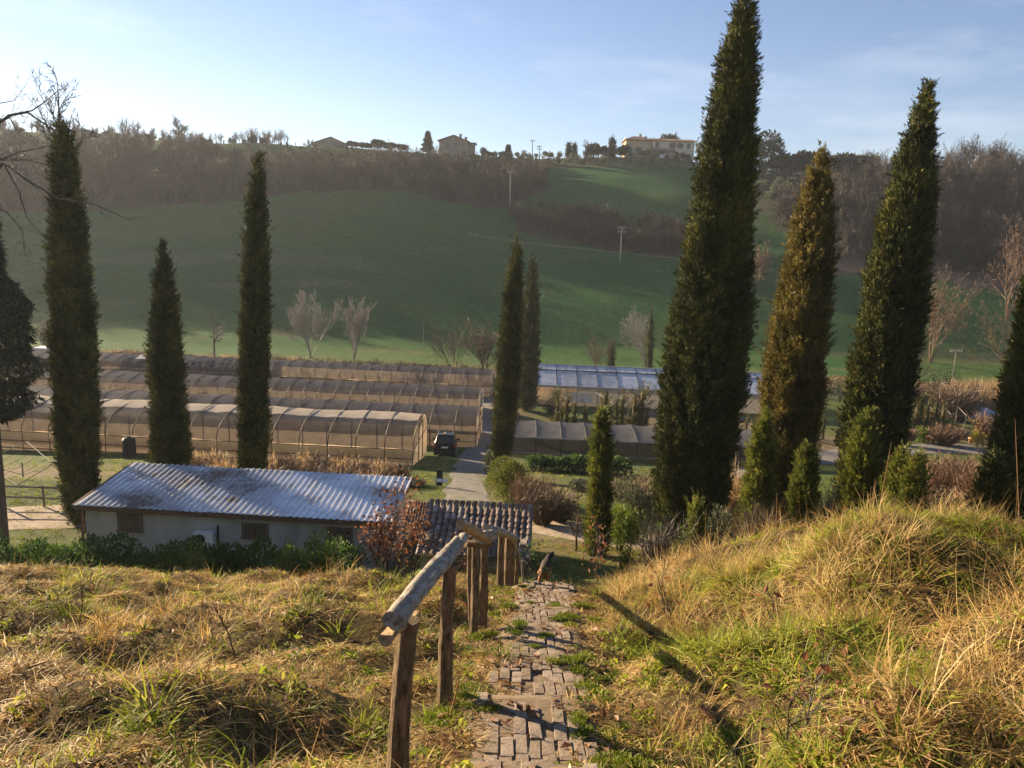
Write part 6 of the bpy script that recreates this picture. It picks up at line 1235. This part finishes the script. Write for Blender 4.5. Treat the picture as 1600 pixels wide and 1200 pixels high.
# ================================================================== SAPLINGS AND STALKS
def leafy(name, label, px, by, ty, Y, seed, leafmat, n_leaf, leaf, r=.02, sx=1.0, multi=3, kids=(7, 6, 4), cat='sapling', spread=.6, tw=.006):
    b = P(px, by, Y); g = hz(b.x, Y); h = P(px, ty, Y).z-g; root = thing(name, label, cat, (b.x, Y, g-.02)); rng = rng_(seed)
    me, tips = bare_tree_mesh(seed, h, r, 2, kids, spread, .25, .3, .55, tw, 'twig_grey', multi=multi, multi_spread=.3); zt = tips[:, 2].max(); s = h/zt
    o = link('branches', me, root); o.scale = (s*sx, s*sx, s)
    i = rng.integers(0, len(tips), n_leaf); c = tips[i]*np.array([s*sx, s*sx, s])+rng.normal(size=(n_leaf, 3))*leaf*.9; d = unit(rng.normal(size=(n_leaf, 3))+np.array([0, 0, -.2])); L_ = leaf*rng.uniform(.6, 1.3, n_leaf)
    V, F = leaf_quads(c, d, L_, L_*.55, rng, fold=.18); f = link('leaves', mesh_np('leaves', V, F, leafmat, np.repeat(rng.random(n_leaf), 4)), root); f['kind'] = 'stuff'
    return root
leafy('oak_sapling', 'rust-leaved oak sapling in front of the metal roof\'s right end', 592, 880, 742, 17.5, 901, 'leaf_rust', 800, .11, .03, sx=1.15, multi=4)
leafy('oak_sapling', 'lower rust-leaved sapling beside the lean-to and tiled hut', 640, 880, 792, 18.5, 902, 'leaf_rust', 420, .10, .02, sx=1.1)
leafy('oak_sapling', 'sparse rust-leaved sapling in front of the tiled roof', 690, 890, 830, 15.5, 903, 'leaf_rust', 130, .09, .014)
leafy('oak_sapling', 'thin rust-leaved sapling before the slim young cypress by the hut', 938, 900, 802, 13.5, 904, 'leaf_rust', 70, .09, .012, multi=2)
leafy('oak_sapling', 'tiny oak sapling with few orange leaves on the right bank', 1190, 1010, 900, 6.2, 905, 'leaf_rust', 26, .07, .007, multi=1, tw=.004)
leafy('oak_sapling', 'dry oak shoot with brown leaves low on the right foreground', 1215, 1190, 960, 3.6, 906, 'leaf_rust', 40, .06, .006, multi=2, tw=.003)
leafy('oak_sapling', 'rust-leaved twig among the grass at the bank crest', 1060, 960, 880, 8.0, 907, 'leaf_rust', 24, .07, .007, multi=2, tw=.004)
leafy('oak_sapling', 'slender green sapling against the lower steps posts', 812, 905, 832, 12.0, 908, 'leaf_green', 120, .06, .010, multi=2)
for i, (bx_, by, tx, ty, Y, lb) in enumerate(((1365, 840, 1393, 690, 9.0, 'long dry stalk leaning right on the bank crest'), (1352, 840, 1368, 748, 9.2, 'short dry stalk crossing the long leaning one'), (1598, 830, 1586, 655, 8.6, 'tall dry grass stalk at the right edge'), (1216, 850, 1214, 770, 9.0, 'dry stalk in front of the golden-brown cypress'), (1560, 1090, 1540, 880, 4.6, 'bent dry stalk in the right foreground hollow'), (1460, 1080, 1385, 905, 4.7, 'left-leaning dry stalk in the right foreground hollow'), (1420, 1060, 1400, 880, 4.9, 'thin upright dry stalk in the right foreground hollow'), (375, 1100, 332, 940, 5.0, 'dark dead stem standing in the left grass'), (125, 1060, 130, 905, 6.5, 'dead stem standing near the left edge of the grass'), (20, 1100, 85, 985, 5.2, 'leaning dead stem at the far left of the grass'), (1110, 1030, 1092, 930, 5.6, 'dead twig standing at the foot of the right bank'), (700, 1090, 722, 1040, 4.4, 'bent straw leaning against the second railing post'))):
    b = P(bx_, by, Y); g = hz(b.x, Y); t = P(tx, ty, Y); m = MB(); d = np.array(t)-np.array((b.x, Y, g)); m.tube([(0, 0, -.05), d*.5+np.array([.01, .02, 0]), d*.85, d], [.006, .005, .0035, .0015], 5)
    for k in range(5): q = d*(.45+.1*k); m.tube([q, q+np.array([rs.uniform(-.09, .09), rs.uniform(-.06, .06), .08])], [.0025, .001], 3)
    o = m.build('dry_stalk', 'reed' if i not in (7, 8, 9) else 'bark'); o.location = (b.x, Y, g); tag(o, lb, 'stalk')

# ================================================================== GRASS AND LITTER
foliage_mat('straw', [(0, (.10, .052, .02)), (.3, (.30, .185, .062)), (.65, (.52, .37, .135)), (1, (.74, .62, .36))], trans=.45, inst=True)
foliage_mat('grass', [(0, (.05, .085, .008)), (.45, (.18, .23, .018)), (.8, (.34, .36, .04)), (1, (.46, .40, .09))], trans=.5, inst=True)
foliage_mat('litter', [(0, (.10, .045, .02)), (.4, (.20, .10, .045)), (.8, (.34, .20, .11)), (1, (.55, .44, .34))], trans=.25, inst=True)
foliage_mat('moss', [(0, (.07, .10, .01)), (.6, (.16, .20, .02)), (1, (.26, .28, .04))], trans=.3, inst=True)
def tuft(seed, n, lmin, lmax, rad, splay, droop, w, mat, lie=0.0):
    rng = rng_(seed); a = rng.random(n)*6.28; r = rad*np.sqrt(rng.random(n)); p = np.stack([np.cos(a)*r, np.sin(a)*r, np.zeros(n)-.01], 1)
    az = a+rng.normal(size=n)*.9; sp = splay*rng.random(n)+lie; d = unit(np.stack([np.cos(az)*sp, np.sin(az)*sp, np.ones(n)*(1-lie*.82)], 1)); L_ = rng.uniform(lmin, lmax, n)
    side = np.stack([-np.sin(az), np.cos(az), rng.normal(size=n)*.4], 1); side = unit(side); V = []; ww = w*rng.uniform(.6, 1.4, n)
    pts = [p]; dd = d.copy()
    for k in range(3): dd = unit(dd+np.stack([np.cos(az)*droop*.3, np.sin(az)*droop*.3, -np.ones(n)*droop*.5*rng.random(n)], 1)); pts.append(pts[-1]+dd*(L_/3)[:, None])
    for k in range(3): hw = (ww*(1-.25*k)/2)[:, None]; V += [pts[k]-side*hw, pts[k]+side*hw]
    V.append(pts[3]); V = np.stack(V, 1).reshape(-1, 3); b = np.arange(n)[:, None]*7
    q = np.concatenate([b+np.array([[0, 1, 3, 2]]), b+np.array([[2, 3, 5, 4]])]); t = b+np.array([[4, 5, 6]])
    return mesh_np('tuft', V, [t, q], mat, np.repeat(rng.random(n), 7))
S_short = [tuft(1000+i, 34, .04, .13, .12, 1.2, 1.2, .0085, 'straw', .15) for i in range(8)]
S_mat = [tuft(1020+i, 34, .08, .22, .16, .9, .8, .007, 'straw', .70) for i in range(8)]
S_long = [tuft(1040+i, 30, .22, .52, .10, .7, .8, .007, 'straw') for i in range(8)]
G_short = [tuft(1060+i, 20, .05, .15, .09, .9, .8, .010, 'grass') for i in range(8)]
G_long = [tuft(1080+i, 24, .18, .42, .09, .7, 1.0, .011, 'grass') for i in range(8)]
def scatter_grass(name, label, protos, dens_fn, dmax, seed, smin, smax, x0=-9.5, x1=10.5, y0=1.2, y1=15.5):
    rng = rng_(seed); n = int((x1-x0)*(y1-y0)*dmax); q = np.stack([x0+rng.random(n)*(x1-x0), y0+rng.random(n)*(y1-y0)], 1)
    q = q[np.abs(q[:, 0]) < q[:, 1]*.80+1.0]; k = dens_fn(q[:, 0], q[:, 1])/dmax; q = q[rng.random(len(q)) < k]; n = len(q); s = rng.uniform(smin, smax, n)
    e = .15; gxn = (H(q[:, 0]+e, q[:, 1])-H(q[:, 0]-e, q[:, 1]))/(2*e); gyn = (H(q[:, 0], q[:, 1]+e)-H(q[:, 0], q[:, 1]-e))/(2*e)
    # stand on the slope: turn about the stem first, then lean with the ground
    nrm = unit(np.stack([-gxn*.85, -gyn*.85, np.ones(n)], 1)+rng.normal(size=(n, 3))*.08); sp = rng.random(n)*6.28
    ex = unit(np.cross(np.stack([-np.sin(sp), np.cos(sp), np.zeros(n)], 1), nrm)); ey = np.cross(nrm, ex)
    rot = np.stack([np.arctan2(ey[:, 2], nrm[:, 2]), -np.arcsin(np.clip(ex[:, 2], -1, 1)), np.arctan2(ex[:, 1], ex[:, 0])], 1)
    o = gn_scatter(name, np.column_stack([q, np.maximum(Hg(q[:, 0], q[:, 1])-.004, tread_z(q[:, 0], q[:, 1]))]), rot, np.repeat(s[:, None], 3, 1), rng.integers(0, len(protos), n), protos)
    return tag(o, label, 'grass' if 'grass' in name else name.replace('_', ' '), kind='stuff')
def offp(x, y): return np.abs(x-path_x(y))
def rightside(x, y): return sstep(.5, 1.3, x-path_x(y))
def patch(x, y, s, f): return .5+.5*vnoise(x*f, y*f, seed=s)
clear = lambda x, y: np.where(y < 11.2, sstep(.22, .46, offp(x, y)+.18*vnoise(x*2.5, y*2.5, seed=70)), 1)
scatter_grass('matted_dry_grass', 'matted straw lying over both banks', S_mat, lambda x, y: 95*clear(x, y)*(1-.3*rightside(x, y))*(.55+.6*sstep(.2, .7, patch(x, y, 51, 1.6))), 110, 1, .7, 1.25)
scatter_grass('short_dry_grass', 'short straw-coloured grass on both banks', S_short, lambda x, y: 60*clear(x, y)*(.35+.9*sstep(.3, .75, patch(x, y, 52, 1.4))), 75, 2, .7, 1.3)
scatter_grass('long_dry_grass', 'long dry grass on the right bank and along the crest', S_long, lambda x, y: clear(x, y)*(26*rightside(x, y)*sstep(.35, .75, patch(x, y, 53, .9))+7*sstep(.55, .8, patch(x, y, 54, .8))+10*sstep(9, 10.5, y)*rightside(x, y)), 44, 3, .6, 1.15)
scatter_grass('short_green_grass', 'fresh green grass growing through the straw', G_short, lambda x, y: clear(x, y)*((20+22*rightside(x, y))*sstep(.45, .8, patch(x, y, 55, 1.3))+5+45*rightside(x, y)*patch(x, y, 56, .7)), 95, 4, .7, 1.4)
scatter_grass('long_green_grass', 'long green grass tufts on the right bank', G_long, lambda x, y: clear(x, y)*(48*rightside(x, y)*sstep(.35, .75, patch(x, y, 57, .9))+7.0*sstep(.5, .8, patch(x, y, 58, 1.4))), 56, 5, .6, 1.1)
S_tall = [tuft(1180+i, 7, .45, .95, .10, .45, .35, .0045, 'straw') for i in range(6)]
scatter_grass('tall_dry_stems', 'tall thin dry stems standing above the grass of the right bank', S_tall, lambda x, y: clear(x, y)*rightside(x, y)*(2.2*sstep(.45, .8, patch(x, y, 63, .8))+4*sstep(8.2, 10, y)*sstep(.35, .6, patch(x, y, 64, 1.2))), 6.5, 13, .6, 1.1)
scatter_grass('slope_grass', 'rough grass on the slope below the banks', S_short[:4]+G_short[:4], lambda x, y: 16*patch(x, y, 59, .5)+6, 24, 6, 1.0, 2.0, -17, 18, 14, 27)
scatter_grass('meadow_grass', 'short green grass of the nursery lawns', G_short, lambda x, y: 7*patch(x, y, 60, .3), 7, 7, 1.0, 2.2, -30, 34, 26, 54)
rosette = []
for i in range(6):
    rng = rng_(1150+i); n = 22; aa = rng.random(n)*6.28; c = np.stack([rng.normal(size=n)*.05, rng.normal(size=n)*.05, rng.uniform(.01, .05, n)], 1); d = unit(np.stack([np.cos(aa), np.sin(aa), rng.uniform(.1, .9, n)], 1)); L_ = rng.uniform(.03, .07, n)
    V, F = leaf_quads(c, d, L_, L_*.55, rng, up=np.array([0, 0, 1.]), fold=.15); rosette.append(mesh_np('weed', V, F, 'grass', np.repeat(rng.random(n), 4)))
scatter_grass('ground_weeds', 'small broad-leaved green weeds low in the grass', rosette, lambda x, y: clear(x, y)*(9*sstep(.4, .75, patch(x, y, 66, 1.5))+2), 12, 12, .6, 1.2)
lv = []
for i in range(8):
    rng = rng_(1100+i); n = 5; c = np.stack([rng.normal(size=n)*.08, rng.normal(size=n)*.08, rng.uniform(0, .03, n)], 1); d = unit(np.stack([rng.normal(size=n), rng.normal(size=n), rng.normal(size=n)*.35], 1)); L_ = rng.uniform(.05, .11, n)
    V, F = leaf_quads(c, d, L_, L_*.6, rng, up=np.array([0, 0, 1.]), fold=.25); lv.append(mesh_np('leaf', V, F, 'litter', np.repeat(rng.random(n), 4)))
scatter_grass('fallen_leaves', 'brown fallen leaves caught in the grass and on the steps', lv, lambda x, y: 12*sstep(.3, .8, patch(x, y, 61, 1.2))+16*(1-sstep(.4, .9, offp(x, y)))*patch(x, y, 65, 2.0), 26, 8, .6, 1.1)
mo = [shrub_mesh(1120+i, (.10, .10, .030), 420, .020, 'moss', 6, quads=False, aspect=.4, upw=1.0) for i in range(4)]
scatter_grass('moss', 'green moss cushions between the stones of the steps', mo, lambda x, y: 19*(1-sstep(.6, .8, offp(x, y)))*sstep(.45, .75, patch(x, y, 62, 2.6))*(1-sstep(10.5, 11, y)), 34, 9, .6, 1.5, -1, 2.5, 2, 11.2)

# ================================================================== AIR
m = MB(); m.box((0, 232, 44.5), (880, 500, 92)); hm, hnt, hout = nodes_mat('haze')
pv = hnt.nodes.new('ShaderNodeVolumePrincipled'); pv.inputs['Color'].default_value = (.80, .88, 1.0, 1); pv.inputs['Density'].default_value = .0002; pv.inputs['Anisotropy'].default_value = .35; hnt.links.new(pv.outputs[0], hout.inputs['Volume'])
hz_o = m.build('haze', 'haze'); tag(hz_o, 'thin blue haze lying over the valley', 'haze', kind='stuff')
